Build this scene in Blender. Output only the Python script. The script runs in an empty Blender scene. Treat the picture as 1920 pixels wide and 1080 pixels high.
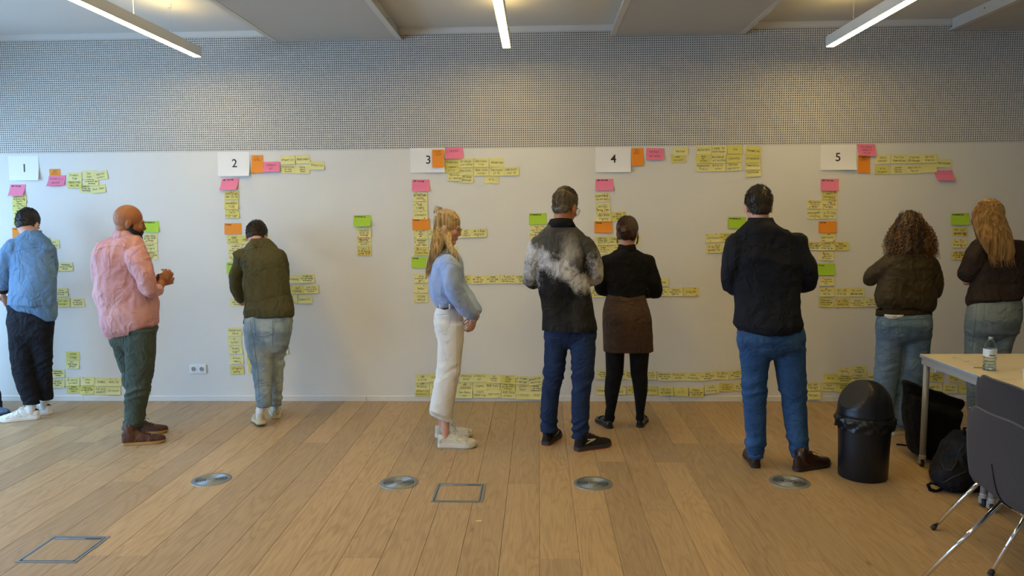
import bpy, bmesh, math, random
import numpy as np
from mathutils import Vector, Matrix
from mathutils.bvhtree import BVHTree
random.seed(7); rng = np.random.default_rng(7)
SC = bpy.context.scene; COL = SC.collection
PI = math.pi

# ------------------------------------------------------------------ camera
F = 1400.0; D = 6.413; CAMZ = 1.63
ROT = (Matrix.Rotation(math.radians(2.053), 3, 'Z') @ Matrix.Rotation(math.radians(90-5.657), 3, 'X')
       @ Matrix.Rotation(math.radians(-0.473), 3, 'Z'))
cd = bpy.data.cameras.new('camera'); cam = bpy.data.objects.new('camera', cd); COL.objects.link(cam)
cd.sensor_width = 36; cd.lens = 36*F/1920; cd.clip_start = .05
cam.matrix_world = Matrix.Translation((0, 0, CAMZ)) @ ROT.to_4x4(); SC.camera = cam

# ------------------------------------------------------------------ world, daylight, exposure
w = bpy.data.worlds.new('world'); SC.world = w; w.use_nodes = True
w.node_tree.nodes['Background'].inputs[0].default_value = (.55, .72, 1, 1)
w.node_tree.nodes['Background'].inputs[1].default_value = .2
def area(name, loc, rot, sx, sy, power, color):
    l = bpy.data.lights.new(name, 'AREA'); l.shape = 'RECTANGLE'; l.size = sx; l.size_y = sy
    l.energy = power; l.color = color
    o = bpy.data.objects.new(name, l); o.location = loc; o.rotation_euler = rot; COL.objects.link(o); return o
area('daylight_left_windows', (-5.75, 2.8, 1.5), (0, -math.radians(64), 0), 2.2, 6.4, 365, (.37, .65, 1.0))
area('daylight_rear_windows', (-1.2, -3.35, 1.8), (PI/2, 0, 0), 5.0, 2.3, 6, (.75, .85, 1.0))
SC.view_settings.view_transform = 'Standard'; SC.view_settings.look = 'None'
SC.view_settings.gamma = 1; SC.view_settings.use_curve_mapping = False
SC.view_settings.exposure = 0.0
LAMP = 37.0

# ------------------------------------------------------------------ picture -> place helpers
def ray(px, py): return ROT @ Vector(((px-960)/F, -(py-540)/F, -1))
def P(px, py, Y):
    d = ray(px, py); return Vector((0, 0, CAMZ)) + d*(Y/d.y)
def FL(px, py):
    d = ray(px, py); return Vector((0, 0, CAMZ)) + d*(-CAMZ/d.z)
def WL(px, py): return P(px, py, D)

# ------------------------------------------------------------------ materials
def mat(name, col, rough=.6, metal=0., spec=.5, bump=None, var=None, sheen=0, coat=0, emit=None, alpha=None, trans=None, crease=None):
    """bump=(scale xyz, strength, distance), var=(scale xyz, second colour, low, high)"""
    m = bpy.data.materials.new(name); m.use_nodes = True; nt = m.node_tree; N = nt.nodes; L = nt.links
    b = N['Principled BSDF']; b.inputs['Base Color'].default_value = (*col, 1)
    b.inputs['Roughness'].default_value = rough; b.inputs['Metallic'].default_value = metal
    b.inputs['Specular IOR Level'].default_value = spec
    if sheen: b.inputs['Sheen Weight'].default_value = sheen
    if coat: b.inputs['Coat Weight'].default_value = coat
    if trans: b.inputs['Transmission Weight'].default_value = trans
    if emit: b.inputs['Emission Color'].default_value = (*emit[0], 1); b.inputs['Emission Strength'].default_value = emit[1]
    tc = N.new('ShaderNodeTexCoord')
    def noise(sc, detail=4):
        mp = N.new('ShaderNodeMapping'); mp.inputs['Scale'].default_value = sc
        L.new(tc.outputs['Object'], mp.inputs[0]); n = N.new('ShaderNodeTexNoise'); n.inputs['Scale'].default_value = 1
        n.inputs['Detail'].default_value = detail; L.new(mp.outputs[0], n.inputs['Vector']); return n
    if var:
        n = noise(var[0]); r = N.new('ShaderNodeValToRGB')
        r.color_ramp.elements[0].position = var[2]; r.color_ramp.elements[1].position = var[3]
        r.color_ramp.elements[0].color = (*col, 1); r.color_ramp.elements[1].color = (*var[1], 1)
        L.new(n.outputs[0], r.inputs[0]); L.new(r.outputs[0], b.inputs['Base Color'])
    if bump:
        if crease:                       # soft creases too fine for the mesh
            nw = noise((4, 4, 4), 2); av = N.new('ShaderNodeMixRGB'); av.blend_type = 'ADD'; av.inputs[0].default_value = .35
            L.new(tc.outputs['Object'], av.inputs[1]); L.new(nw.outputs[1], av.inputs[2])
            mc = N.new('ShaderNodeMapping'); mc.inputs['Scale'].default_value = crease[0]; L.new(av.outputs[0], mc.inputs[0])
            nc = N.new('ShaderNodeTexNoise'); nc.inputs['Scale'].default_value = 1; nc.inputs['Detail'].default_value = 2.5; nc.inputs['Roughness'].default_value = .55; L.new(mc.outputs[0], nc.inputs['Vector'])
            s1 = N.new('ShaderNodeMath'); s1.operation = 'SUBTRACT'; s1.inputs[1].default_value = .5; L.new(nc.outputs[0], s1.inputs[0])
            s2 = N.new('ShaderNodeMath'); s2.operation = 'ABSOLUTE'; L.new(s1.outputs[0], s2.inputs[0])
            s3 = N.new('ShaderNodeMapRange'); s3.interpolation_type = 'SMOOTHSTEP'; s3.inputs['From Min'].default_value = -.05; s3.inputs['From Max'].default_value = .17; L.new(s2.outputs[0], s3.inputs['Value'])
            b2 = N.new('ShaderNodeBump'); b2.inputs['Strength'].default_value = crease[1]; b2.inputs['Distance'].default_value = crease[2]; b2.invert = True
            L.new(s3.outputs[0], b2.inputs['Height'])
        n = noise(bump[0], 3); bp = N.new('ShaderNodeBump'); bp.inputs['Strength'].default_value = bump[1]
        bp.inputs['Distance'].default_value = bump[2]
        if crease: L.new(b2.outputs[0], bp.inputs['Normal'])
        L.new(n.outputs[0], bp.inputs['Height']); L.new(bp.outputs[0], b.inputs['Normal'])
    return m
def S(r, g, b):                       # display values to scene-linear
    f = lambda c: (c/255/12.92 if c <= 10 else ((c/255+.055)/1.055)**2.4)
    return (f(r), f(g), f(b))
WHITE = mat('wall_paint', (.74, .73, .70), .7, bump=((60, 60, 60), .08, .01), var=((1.3, 1.3, 1.3), (.70, .69, .665), .35, .7))
PERF = mat('perforated_plasterboard', (.62, .605, .57), .8)
CEIL = mat('ceiling_paint', (.66, .65, .62), .85)
DARKV = mat('painted_void_shade', (.022, .020, .018), .95)  # near-black that paints in the shade of hollows and recesses
SKIRT = mat('skirting_paint', (.72, .71, .69), .45)
PANELG = mat('grey_acoustic_felt', (.50, .49, .47), .95, bump=((300, 300, 300), .3, .003))
FRAMEW = mat('panel_frame_paint', (.62, .60, .56), .5)
ALU = mat('anodised_aluminium', (.50, .52, .54), .38, metal=.85)
ALUD = mat('brushed_steel_vent', (.30, .33, .35), .45, metal=.8)
STEELG = mat('grey_powder_coat', (.40, .42, .44), .4, metal=.3)
CHROME = mat('chrome', (.85, .86, .88), .07, metal=1)
BLACKP = mat('black_plastic', (.008, .009, .013), .36, spec=.4, bump=((400, 400, 400), .15, .002))
BLACKR = mat('black_rubber', (.02, .02, .02), .7)
PLASTW = mat('white_plastic', (.80, .80, .80), .35)
SOCKD = mat('socket_recess', (.30, .31, .33), .5)
INK = mat('black_marker_ink', (.02, .02, .025), .7)
INKR = mat('dark_red_marker_ink', (.16, .03, .05), .7)
INKO = mat('brown_marker_ink', (.16, .05, .02), .7)
DOT = mat('red_sticker_dot', (.62, .035, .03), .5)
YEL = mat('yellow_paper', (.73, .69, .27), .75, var=((3, 3, 3), (.79, .74, .33), .3, .7))
YEL2 = mat('deep_yellow_paper', (.69, .63, .17), .75)
PINK = mat('pink_paper', (.86, .22, .36), .75)
ORA = mat('orange_paper', (.86, .29, .02), .75)
GRN = mat('green_paper', (.42, .66, .04), .75)
PAPER = mat('white_paper', (.82, .82, .84), .7)

def oak(name):
    m = bpy.data.materials.new(name); m.use_nodes = True; nt = m.node_tree; N = nt.nodes; L = nt.links
    b = N['Principled BSDF']; b.inputs['Roughness'].default_value = .46; b.inputs['Specular IOR Level'].default_value = .4
    tc = N.new('ShaderNodeTexCoord'); oi = N.new('ShaderNodeObjectInfo')
    off = N.new('ShaderNodeVectorMath'); off.operation = 'MULTIPLY_ADD'
    L.new(oi.outputs['Random'], off.inputs[0]); off.inputs[1].default_value = (37, 91, 13); L.new(tc.outputs['Object'], off.inputs[2])
    def nz(sc, det, rgh=.5, dist=0):
        mp = N.new('ShaderNodeMapping'); mp.inputs['Scale'].default_value = sc; L.new(off.outputs[0], mp.inputs[0])
        n = N.new('ShaderNodeTexNoise'); n.inputs['Scale'].default_value = 1; n.inputs['Detail'].default_value = det
        n.inputs['Roughness'].default_value = rgh; n.inputs['Distortion'].default_value = dist; L.new(mp.outputs[0], n.inputs['Vector']); return n
    big = nz((7, .9, 1), 2, .5, .4)      # cathedral figure: contour lines of a stretched noise
    ml = N.new('ShaderNodeMath'); ml.operation = 'MULTIPLY'; ml.inputs[1].default_value = 26; L.new(big.outputs[0], ml.inputs[0])
    fr = N.new('ShaderNodeMath'); fr.operation = 'PINGPONG'; fr.inputs[1].default_value = 1; L.new(ml.outputs[0], fr.inputs[0])
    fine = nz((150, 5, 1), 4, .6)
    blot = nz((3, 1.2, 1), 3)
    r1 = N.new('ShaderNodeValToRGB'); r1.color_ramp.elements[0].color = (.362, .250, .137, 1); r1.color_ramp.elements[1].color = (.427, .304, .173, 1)
    r1.color_ramp.elements[0].position = .0; r1.color_ramp.elements[1].position = .55
    L.new(fr.outputs[0], r1.inputs[0])
    r2 = N.new('ShaderNodeValToRGB'); r2.color_ramp.elements[0].color = (.74, .72, .70, 1); r2.color_ramp.elements[1].color = (1.08, 1.08, 1.08, 1)
    r2.color_ramp.elements[0].position = .3; r2.color_ramp.elements[1].position = .6
    L.new(fine.outputs[0], r2.inputs[0])
    m1 = N.new('ShaderNodeMixRGB'); m1.blend_type = 'MULTIPLY'; m1.inputs[0].default_value = .8
    L.new(r1.outputs[0], m1.inputs[1]); L.new(r2.outputs[0], m1.inputs[2])
    m2 = N.new('ShaderNodeMixRGB'); m2.blend_type = 'MIX'
    rb = N.new('ShaderNodeValToRGB'); rb.color_ramp.elements[0].position = .35; rb.color_ramp.elements[1].position = .75
    L.new(blot.outputs[0], rb.inputs[0]); mm = N.new('ShaderNodeMath'); mm.operation = 'MULTIPLY'; mm.inputs[1].default_value = .5
    L.new(rb.outputs[0], mm.inputs[0]); L.new(mm.outputs[0], m2.inputs[0]); L.new(m1.outputs[0], m2.inputs[1]); m2.inputs[2].default_value = (.40, .29, .175, 1)
    rp = N.new('ShaderNodeValToRGB'); rp.color_ramp.elements[0].color = (.86, .85, .86, 1); rp.color_ramp.elements[1].color = (1.14, 1.1, 1.02, 1)
    L.new(oi.outputs['Random'], rp.inputs[0])
    m3 = N.new('ShaderNodeMixRGB'); m3.blend_type = 'MULTIPLY'; m3.inputs[0].default_value = 1
    L.new(m2.outputs[0], m3.inputs[1]); L.new(rp.outputs[0], m3.inputs[2])
    vor = N.new('ShaderNodeTexVoronoi'); mpv = N.new('ShaderNodeMapping'); mpv.inputs['Scale'].default_value = (4.5, 1.7, 1); L.new(off.outputs[0], mpv.inputs[0])
    vor.inputs['Scale'].default_value = 1; L.new(mpv.outputs[0], vor.inputs['Vector'])
    rk = N.new('ShaderNodeValToRGB'); rk.color_ramp.elements[0].color = (.45, .42, .40, 1); rk.color_ramp.elements[1].color = (1, 1, 1, 1)
    rk.color_ramp.elements[0].position = .015; rk.color_ramp.elements[1].position = .06; L.new(vor.outputs['Distance'], rk.inputs[0])
    m4 = N.new('ShaderNodeMixRGB'); m4.blend_type = 'MULTIPLY'; m4.inputs[0].default_value = .8
    L.new(m3.outputs[0], m4.inputs[1]); L.new(rk.outputs[0], m4.inputs[2])
    L.new(m4.outputs[0], b.inputs['Base Color'])
    bp = N.new('ShaderNodeBump'); bp.inputs['Strength'].default_value = .12; bp.inputs['Distance'].default_value = .002
    L.new(fine.outputs[0], bp.inputs['Height']); L.new(bp.outputs[0], b.inputs['Normal'])
    return m
OAK = oak('oiled_oak')
GAP = mat('dark_joint', (.05, .03, .018), .9)

# ------------------------------------------------------------------ mesh builder
class MB:
    def __init__(s): s.v = []; s.f = []
    def add(s, vs, fs):
        n = len(s.v); s.v += [tuple(p) for p in vs]; s.f += [tuple(i+n for i in f) for f in fs]
    def box(s, a, b, M=None, bev=0):
        x0, y0, z0 = a; x1, y1, z1 = b
        vs = [Vector(p) for p in ((x0,y0,z0),(x1,y0,z0),(x1,y1,z0),(x0,y1,z0),(x0,y0,z1),(x1,y0,z1),(x1,y1,z1),(x0,y1,z1))]
        fs = [(0,3,2,1),(4,5,6,7),(0,1,5,4),(1,2,6,5),(2,3,7,6),(3,0,4,7)]
        if bev:
            bm = bmesh.new(); q = [bm.verts.new(p) for p in vs]
            for f in fs: bm.faces.new([q[i] for i in f])
            bmesh.ops.bevel(bm, geom=bm.edges[:], offset=bev, segments=2, affect='EDGES', profile=.5)
            bm.verts.index_update(); vs = [p.co.copy() for p in bm.verts]; fs = [[p.index for p in f.verts] for f in bm.faces]; bm.free()
        if M is not None: vs = [M @ p for p in vs]
        s.add(vs, fs)
    def rings(s, R, cap=True, closed=False):
        n = len(R[0]); vs = [p for r in R for p in r]; fs = []
        m = len(R)
        for i in range(m-1 if not closed else m):
            for j in range(n):
                a = i*n+j; b = i*n+(j+1) % n; c = ((i+1) % m)*n+(j+1) % n; d = ((i+1) % m)*n+j
                fs.append((a, b, c, d))
        if cap and not closed:
            fs.append(tuple(range(n))[::-1]); fs.append(tuple((m-1)*n+j for j in range(n)))
        s.add(vs, fs)
    def hrings(s, rows, n=24, e=2.3):
        """rows: (centre, half width x, half depth y) horizontal super-ellipses"""
        R = []
        for c, a, b in rows:
            r = []
            for k in range(n):
                t = 2*PI*k/n; ct, st = math.cos(t), math.sin(t)
                r.append(Vector((c.x + a*math.copysign(abs(ct)**(2/e), ct), c.y + b*math.copysign(abs(st)**(2/e), st), c.z)))
            R.append(r)
        s.rings(R)
    def tube(s, pts, rad, n=12, dome=True, flat=None):
        pts = [Vector(p) for p in pts]
        if not hasattr(rad, '__len__'): rad = [rad]*len(pts)
        T = []
        for i in range(len(pts)):
            a = pts[max(i-1, 0)]; b = pts[min(i+1, len(pts)-1)]; t = (b-a)
            T.append(t.normalized() if t.length > 1e-9 else Vector((0, 0, 1)))
        u = T[0].orthogonal().normalized()
        if flat is not None: u = Vector(flat[0]); u = (u - T[0]*u.dot(T[0])).normalized()
        fr = 1 if flat is None else flat[1]
        R = []
        def rg(c, r, u, t):
            v = t.cross(u); return [c + u*(math.cos(2*PI*k/n)*r) + v*(math.sin(2*PI*k/n)*r*fr) for k in range(n)]
        U = []
        for i, t in enumerate(T):
            u = (u - t*u.dot(t)); u = u.normalized() if u.length > 1e-6 else t.orthogonal().normalized(); U.append(u)
        if dome:
            for q in (.15, .6): R.append(rg(pts[0]-T[0]*rad[0]*math.cos(q*PI/2)*.95, rad[0]*math.sin(q*PI/2), U[0], T[0]))
        for i in range(len(pts)): R.append(rg(pts[i], rad[i], U[i], T[i]))
        if dome:
            for q in (.6, .15): R.append(rg(pts[-1]+T[-1]*rad[-1]*math.cos(q*PI/2)*.95, rad[-1]*math.sin(q*PI/2), U[-1], T[-1]))
        s.rings(R)
    def ell(s, c, r, M=None, nu=16, nv=10):
        R = []
        for i in range(nv+1):
            ph = PI*(i+.25)/(nv+.5) - PI/2
            ring = []
            for j in range(nu):
                t = 2*PI*j/nu
                p = Vector((c[0]+r[0]*math.cos(ph)*math.cos(t), c[1]+r[1]*math.cos(ph)*math.sin(t), c[2]+r[2]*math.sin(ph)))
                ring.append(M @ p if M is not None else p)
            R.append(ring)
        s.rings(R)
    def lathe(s, prof, n=40, M=None, cap=True):
        R = []
        for r, z in prof:
            R.append([(M @ Vector((r*math.cos(2*PI*k/n), r*math.sin(2*PI*k/n), z))) if M is not None else Vector((r*math.cos(2*PI*k/n), r*math.sin(2*PI*k/n), z)) for k in range(n)])
        s.rings(R, cap)
    def mesh(s, name, smooth=False):
        me = bpy.data.meshes.new(name); me.from_pydata(s.v, [], s.f); me.update()
        if smooth: me.shade_smooth()
        return me
    def build(s, name, m, parent=None, smooth=False):
        return link(name, s.mesh(name, smooth), m, parent)
def link(name, me, m=None, parent=None):
    if m is not None: me.materials.clear(); me.materials.append(m)
    o = bpy.data.objects.new(name, me); COL.objects.link(o)
    if parent is not None:
        o.parent = parent; o.matrix_parent_inverse = PINV.get(parent.name) or Matrix.Identity(4)
    return o
PINV = {}
def tag(o, label=None, cat=None, group=None, kind=None):
    if label: o['label'] = label
    if cat: o['category'] = cat
    if group: o['group'] = group
    if kind: o['kind'] = kind
    return o
def empty(name, loc, label=None, cat=None, group=None, kind=None, local=False):
    """An Empty at a thing's base. Children are given in world coordinates unless local."""
    o = bpy.data.objects.new(name, None); o.location = loc; COL.objects.link(o); o.empty_display_size = .1
    if not local: PINV[o.name] = Matrix.Translation(-Vector(loc))
    return tag(o, label, cat, group, kind)

def weld_out(me, voxel, smooth=4, decim=None, fac=.5):
    """Fuse overlapping solids into one continuous skin."""
    o = bpy.data.objects.new('tmp', me); COL.objects.link(o)
    r = o.modifiers.new('r', 'REMESH'); r.mode = 'VOXEL'; r.voxel_size = voxel
    if smooth: q = o.modifiers.new('s', 'SMOOTH'); q.iterations = smooth; q.factor = fac
    if decim: q = o.modifiers.new('d', 'DECIMATE'); q.ratio = decim
    dg = bpy.context.evaluated_depsgraph_get()
    out = bpy.data.meshes.new_from_object(o.evaluated_get(dg))
    bpy.data.objects.remove(o); out.shade_smooth(); return out
def hsh(i, j, k, s):
    n = np.sin(i*127.1+j*311.7+k*74.7+s*19.19)*43758.5453; return n-np.floor(n)
def vnoise(p, s=0):
    i = np.floor(p); f = p-i; f = f*f*(3-2*f); r = 0
    for a in (0, 1):
        for b in (0, 1):
            for c in (0, 1):
                wt = (f[:, 0] if a else 1-f[:, 0])*(f[:, 1] if b else 1-f[:, 1])*(f[:, 2] if c else 1-f[:, 2])
                r = r + wt*hsh(i[:, 0]+a, i[:, 1]+b, i[:, 2]+c, s)
    return r*2-1
def coords(me):
    n = len(me.vertices); co = np.empty(n*3); me.vertices.foreach_get('co', co); return co.reshape(n, 3)
def normals(me):
    n = len(me.vertices); no = np.empty(n*3); me.vertex_normals.foreach_get('vector', no); return no.reshape(n, 3)
def displace(me, fn):
    co = coords(me); no = normals(me); co = co + no*fn(co)[:, None]
    me.vertices.foreach_set('co', co.ravel()); me.update()

# ------------------------------------------------------------------ the room
XL, XR, YB = -5.4, 5.4, -3.1
ZB, ZH, ZC = 2.183, 3.1355, 3.19
back = MB(); back.box((XL-.2, D, -.1), (XR+.2, D+.15, ZB)); back.box((XL-.2, D, ZH+.012), (XR+.2, D+.15, 3.4)); back.box((XL-.2, D+.10, ZB), (XR+.2, D+.15, ZH+.012))
wb = back.build('wall_back', WHITE); tag(wb, 'white painted wall with a perforated band above, covered in sticky notes', kind='structure')
def perforated():
    p = .01855; h = .0092; nx = int((XR-XL)/p); nz = int((ZH+.012-ZB)/p); x0 = XL; z0 = ZB + (ZH+.012-ZB-nz*p)/2
    V = []; Fc = []
    def q(a, b, c, d): n = len(V); V.extend((a, b, c, d)); Fc.append((n, n+1, n+2, n+3))
    for r in range(nz+1):                       # full-length strips between the rows of holes
        za = ZB if r == 0 else z0+(r-1)*p+(p+h)/2; zb = ZH+.012 if r == nz else z0+r*p+(p-h)/2
        q((x0, D, za), (XR, D, za), (XR, D, zb), (x0, D, zb))
    dp = .009
    for r in range(nz):
        za = z0+r*p+(p-h)/2; zb = za+h
        for c in range(nx+1):
            xa = x0 if c == 0 else x0+(c-1)*p+(p+h)/2; xb = XR if c == nx else x0+c*p+(p-h)/2
            q((xa, D, za), (xb, D, za), (xb, D, zb), (xa, D, zb))
            if c < nx:
                xc = xb+h
                q((xb, D, za), (xb, D, zb), (xb, D+dp, zb), (xb, D+dp, za)); q((xc, D, zb), (xc, D, za), (xc, D+dp, za), (xc, D+dp, zb))
                q((xb, D, za), (xb, D+dp, za), (xc, D+dp, za), (xc, D, za)); q((xb, D, zb), (xc, D, zb), (xc, D+dp, zb), (xb, D+dp, zb))
    me = bpy.data.meshes.new('perforated_panel'); me.from_pydata(V, [], Fc); me.update()
    o = link('perforated_panel', me, PERF, wb); tag(o, 'light plasterboard band pierced by a grid of small square holes', kind='stuff')
    b = MB(); b.box((XL, D+.0095, ZB), (XR, D+.02, ZH+.01)); b.build('dark_backing', DARKV, wb)  # dark sheet; its colour stands for the shade behind the holes
perforated()
fl = MB(); fl.box((XL-.2, YB-.1, -.12), (XR+.2, D+.1, -.012)); floor = fl.build('floor', GAP); tag(floor, 'oak plank floor running towards the wall', kind='structure')
pc = {}
def plank_mesh(w_, l_):
    k = (round(w_, 4), round(l_, 3))
    if k not in pc:
        m = MB(); b = .0012; z0, z1 = -.012, 0
        vs = [(0,0,z0),(w_,0,z0),(w_,l_,z0),(0,l_,z0),(0,0,z1-b),(w_,0,z1-b),(w_,l_,z1-b),(0,l_,z1-b),(b,b,z1),(w_-b,b,z1),(w_-b,l_-b,z1),(b,l_-b,z1)]
        fs = [(0,1,5,4),(1,2,6,5),(2,3,7,6),(3,0,4,7),(4,5,9,8),(5,6,10,9),(6,7,11,10),(7,4,8,11),(8,9,10,11)]
        m.add(vs, fs); me = m.mesh('plank'); me.materials.append(OAK); pc[k] = me
    return pc[k]
PW = .19; rr = random.Random(3)
for k in range(-29, 29):
    x = k*PW; y = YB; first = rr.choice((.5, .9, 1.3, 1.7, 2.1)); n = 0
    if x < XL-.15 or x > XR: continue
    while y < D-.02:
        l_ = first if n == 0 else 2.2
        if y+l_ > D-.45: l_ = D-y
        o = bpy.data.objects.new('plank', plank_mesh(PW-.0012, l_-.0012)); COL.objects.link(o); o.parent = floor
        o.location = (x, y, 0); y += l_; n += 1
cl = MB(); cl.box((XL-.2, YB-.1, ZC), (XR+.2, D+.1, ZC+.15)); tag(cl.build('ceiling', CEIL), 'plain painted ceiling', kind='structure')
wr = MB(); wr.box((XR, YB, -.1), (XR+.2, D, 3.3)); tag(wr.build('wall_right', mat('warm_grey_wall', (.30, .26, .21), .8)), 'warm grey side wall', kind='structure')  # unseen wall, its grey chosen to cut the light it bounces back
WF = mat('window_frame_paint', (.35, .36, .38), .4)
GLASS = bpy.data.materials.new('window_glass'); GLASS.use_nodes = True
_n = GLASS.node_tree.nodes; _l = GLASS.node_tree.links; _n.clear()
_o = _n.new('ShaderNodeOutputMaterial'); _m = _n.new('ShaderNodeMixShader'); _t = _n.new('ShaderNodeBsdfTransparent'); _g = _n.new('ShaderNodeBsdfGlossy')
_g.inputs['Roughness'].default_value = .02; _m.inputs[0].default_value = .08
_l.new(_t.outputs[0], _m.inputs[1]); _l.new(_g.outputs[0], _m.inputs[2]); _l.new(_m.outputs[0], _o.inputs[0])
# left wall: a window front; rear wall: a wide window
wl = MB(); wl.box((XL-.2, YB, -.1), (XL, D, .25)); wl.box((XL-.2, YB, 3.05), (XL, D, 3.3)); wl.box((XL-.2, YB, .25), (XL, -.5, 3.05)); wl.box((XL-.2, 6.1, .25), (XL, D, 3.05))
tag(wl.build('wall_left', WHITE), 'white side wall with a long row of windows', kind='structure')
def window(i, along, a0, a1, z0, z1, fixed):
    fr = MB(); t = .035
    def bx(p0, p1, q0, q1):
        if along == 'y': fr.box((fixed-.08, p0, q0), (fixed-.02, p1, q1))
        else: fr.box((p0, fixed-.08, q0), (p1, fixed-.02, q1))
    bx(a0, a1, z0, z0+t); bx(a0, a1, z1-t, z1); bx(a0, a0+t, z0, z1); bx(a1-t, a1, z0, z1)
    o = fr.build('window_%d' % i, WF); tag(o, 'grey framed window', kind='structure')
    g = MB()
    if along == 'y': g.box((fixed-.055, a0+t, z0+t), (fixed-.049, a1-t, z1-t))
    else: g.box((a0+t, fixed-.055, z0+t), (a1-t, fixed-.049, z1-t))
    g.build('pane', GLASS, o)
for i in range(5): window(i+1, 'y', -.5+i*1.32, -.5+(i+1)*1.32, .25, 3.05, XL)
wf = MB(); wf.box((XL-.2, YB-.2, -.1), (XR+.2, YB, .8)); wf.box((XL-.2, YB-.2, 2.95), (XR+.2, YB, 3.3)); wf.box((XL-.2, YB-.2, .8), (-3.8, YB, 2.95)); wf.box((1.4, YB-.2, .8), (XR+.2, YB, 2.95))
tag(wf.build('wall_front', WHITE), 'white wall with windows behind the viewer', kind='structure')
for i in range(3): window(i+6, 'x', -3.8+i*1.7333, -3.8+(i+1)*1.7333, .8, 2.95, YB)
# skirting, in lengths that butt at the joints seen in the photograph
bb = empty('baseboard_back', (0, D, 0), 'white skirting board in four lengths along the wall', kind='structure')
js = [XL, WL(158, 745).x, WL(687, 748).x, WL(1255, 748).x, XR]
for a, b in zip(js[:-1], js[1:]):
    m = MB(); m.add([(a+.0012,D,0),(a+.0012,D-.010,0),(a+.0012,D-.010,.042),(a+.0012,D-.006,.046),(a+.0012,D,.046),(b-.0012,D,0),(b-.0012,D-.010,0),(b-.0012,D-.010,.042),(b-.0012,D-.006,.046),(b-.0012,D,.046)],
        [(0,1,2,3,4),(9,8,7,6,5),(0,5,6,1),(1,6,7,2),(2,7,8,3),(3,8,9,4)])
    m.build('skirting_board', SKIRT, bb)
# hung acoustic slabs
def slab(xa, xb, label):
    y0, y1, zb = -2.4, D-.006, 3.092
    t = empty('ceiling_slab', ((xa+xb)/2, 2, zb), label, 'ceiling panel', 'acoustic slabs under the ceiling')
    m = MB(); f = .045
    m.box((xa, y0, zb), (xa+f, y1, zb+.012)); m.box((xb-f, y0, zb), (xb, y1, zb+.012)); m.box((xa+f, y1-.02, zb), (xb-f, y1, zb+.012)); m.box((xa+f, y0, zb), (xb-f, y0+f, zb+.012))
    m.box((xa+.03, y0, zb+.012), (xa+.042, y1, ZC)); m.box((xb-.042, y0, zb+.012), (xb-.03, y1, ZC))
    m.build('edge_frame', FRAMEW, t)
    m = MB(); m.box((xa+f, y0+f, zb+.002), (xb-f, y1-.02, zb+.05)); m.build('felt_board', PANELG, t)
    s_ = MB()
    for sx, xx in ((-1, xa+.03), (1, xb-.03)):
        for k in range(5):
            yy = D-.45-k*.75; s_.lathe([(.005, 0), (.005, .003), (.002, .004)], 8, Matrix.Translation((xx, yy, ZC-.035)) @ Matrix.Rotation(sx*PI/2, 4, 'Y'))
    s_.build('screw_heads', BLACKR, t)
slab(P(513, 78, D).x, P(754, 70, D).x, 'grey felt ceiling slab between the left and the middle lamp')
slab(P(1143, 63, D).x, P(1396, 60, D).x, 'grey felt ceiling slab between the middle and the right lamp')
slab(P(1777, 62, D).x, P(1777, 62, D).x+1.17, 'grey felt ceiling slab at the right edge of the photo')
# linear pendant lamps: luminous strip below, weak strip above
LBOT = mat('lamp_diffuser', (.9, .9, .9), .5, emit=((1, .71, .24), LAMP)); LTOP = mat('lamp_up_diffuser', (.9, .9, .9), .5, emit=((1, .71, .24), LAMP*.5))
LBODY = mat('lamp_housing', (.72, .70, .66), .45)
def lamp(x, yend, zb, length, label, n=1):
    y1 = yend; y0 = yend-length; w_ = .032; h = .078
    t = empty('pendant_lamp', (x, (y0+y1)/2, zb), label, 'lamp', 'linear pendant lamps')
    m = MB()
    m.box((x-w_, y0, zb+.002), (x-w_+.004, y1, zb+h)); m.box((x+w_-.004, y0, zb+.002), (x+w_, y1, zb+h))
    m.box((x-w_+.004, y0, zb+.012), (x+w_-.004, y0+.004, zb+h)); m.box((x-w_+.004, y1-.004, zb+.004), (x+w_-.004, y1, zb+h)); m.box((x-w_+.004, y0+.004, zb+.03), (x+w_-.004, y1-.004, zb+.055))
    m.build('housing', LBODY, t)
    m = MB(); m.box((x-w_+.004, y0+.004, zb), (x+w_-.004, y1-.004, zb+.02)); m.build('diffuser', LBOT, t)
    m = MB(); m.box((x-w_+.008, y0+.3, zb+.0555), (x+w_-.008, y1-.3, zb+.068)); m.build('upper_diffuser', LTOP, t)
    for yy in (y1-.42, y0+.42):
        m = MB(); m.tube([(x, yy, zb+.068), (x, yy, ZC)], .0012, 6, False); m.lathe([(.013, ZC-.03), (.013, ZC)], 12, Matrix.Translation((x, yy, 0))); m.lathe([(.006, zb+h-.01), (.006, zb+h+.022)], 10, Matrix.Translation((x, yy, 0)))
        m.build('suspension_wire', CHROME, t)
    m = MB(); m.tube([(x+.012, y1-.95, zb+.07), (x+.012, y1-.95, ZC)], .003, 6, False); m.build('power_cable', PLASTW, t)
for (px, py), nm in (((370, 107), 'left linear pendant lamp, lit, above the man in the pink shirt'), ((950, 90), 'middle linear pendant lamp, lit, hanging between two ceiling slabs'), ((1556, 88), 'right linear pendant lamp, lit, above the bin side of the room')):
    ye = 6.0; p = P(px, py, ye)
    lamp(p.x, ye, p.z, 3.2, nm)
    if 'right' not in nm: lamp(p.x, ye-3.6, p.z, 3.2, nm.replace('linear', 'second linear').split(',')[0]+', continuing the line behind the viewer')

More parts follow.
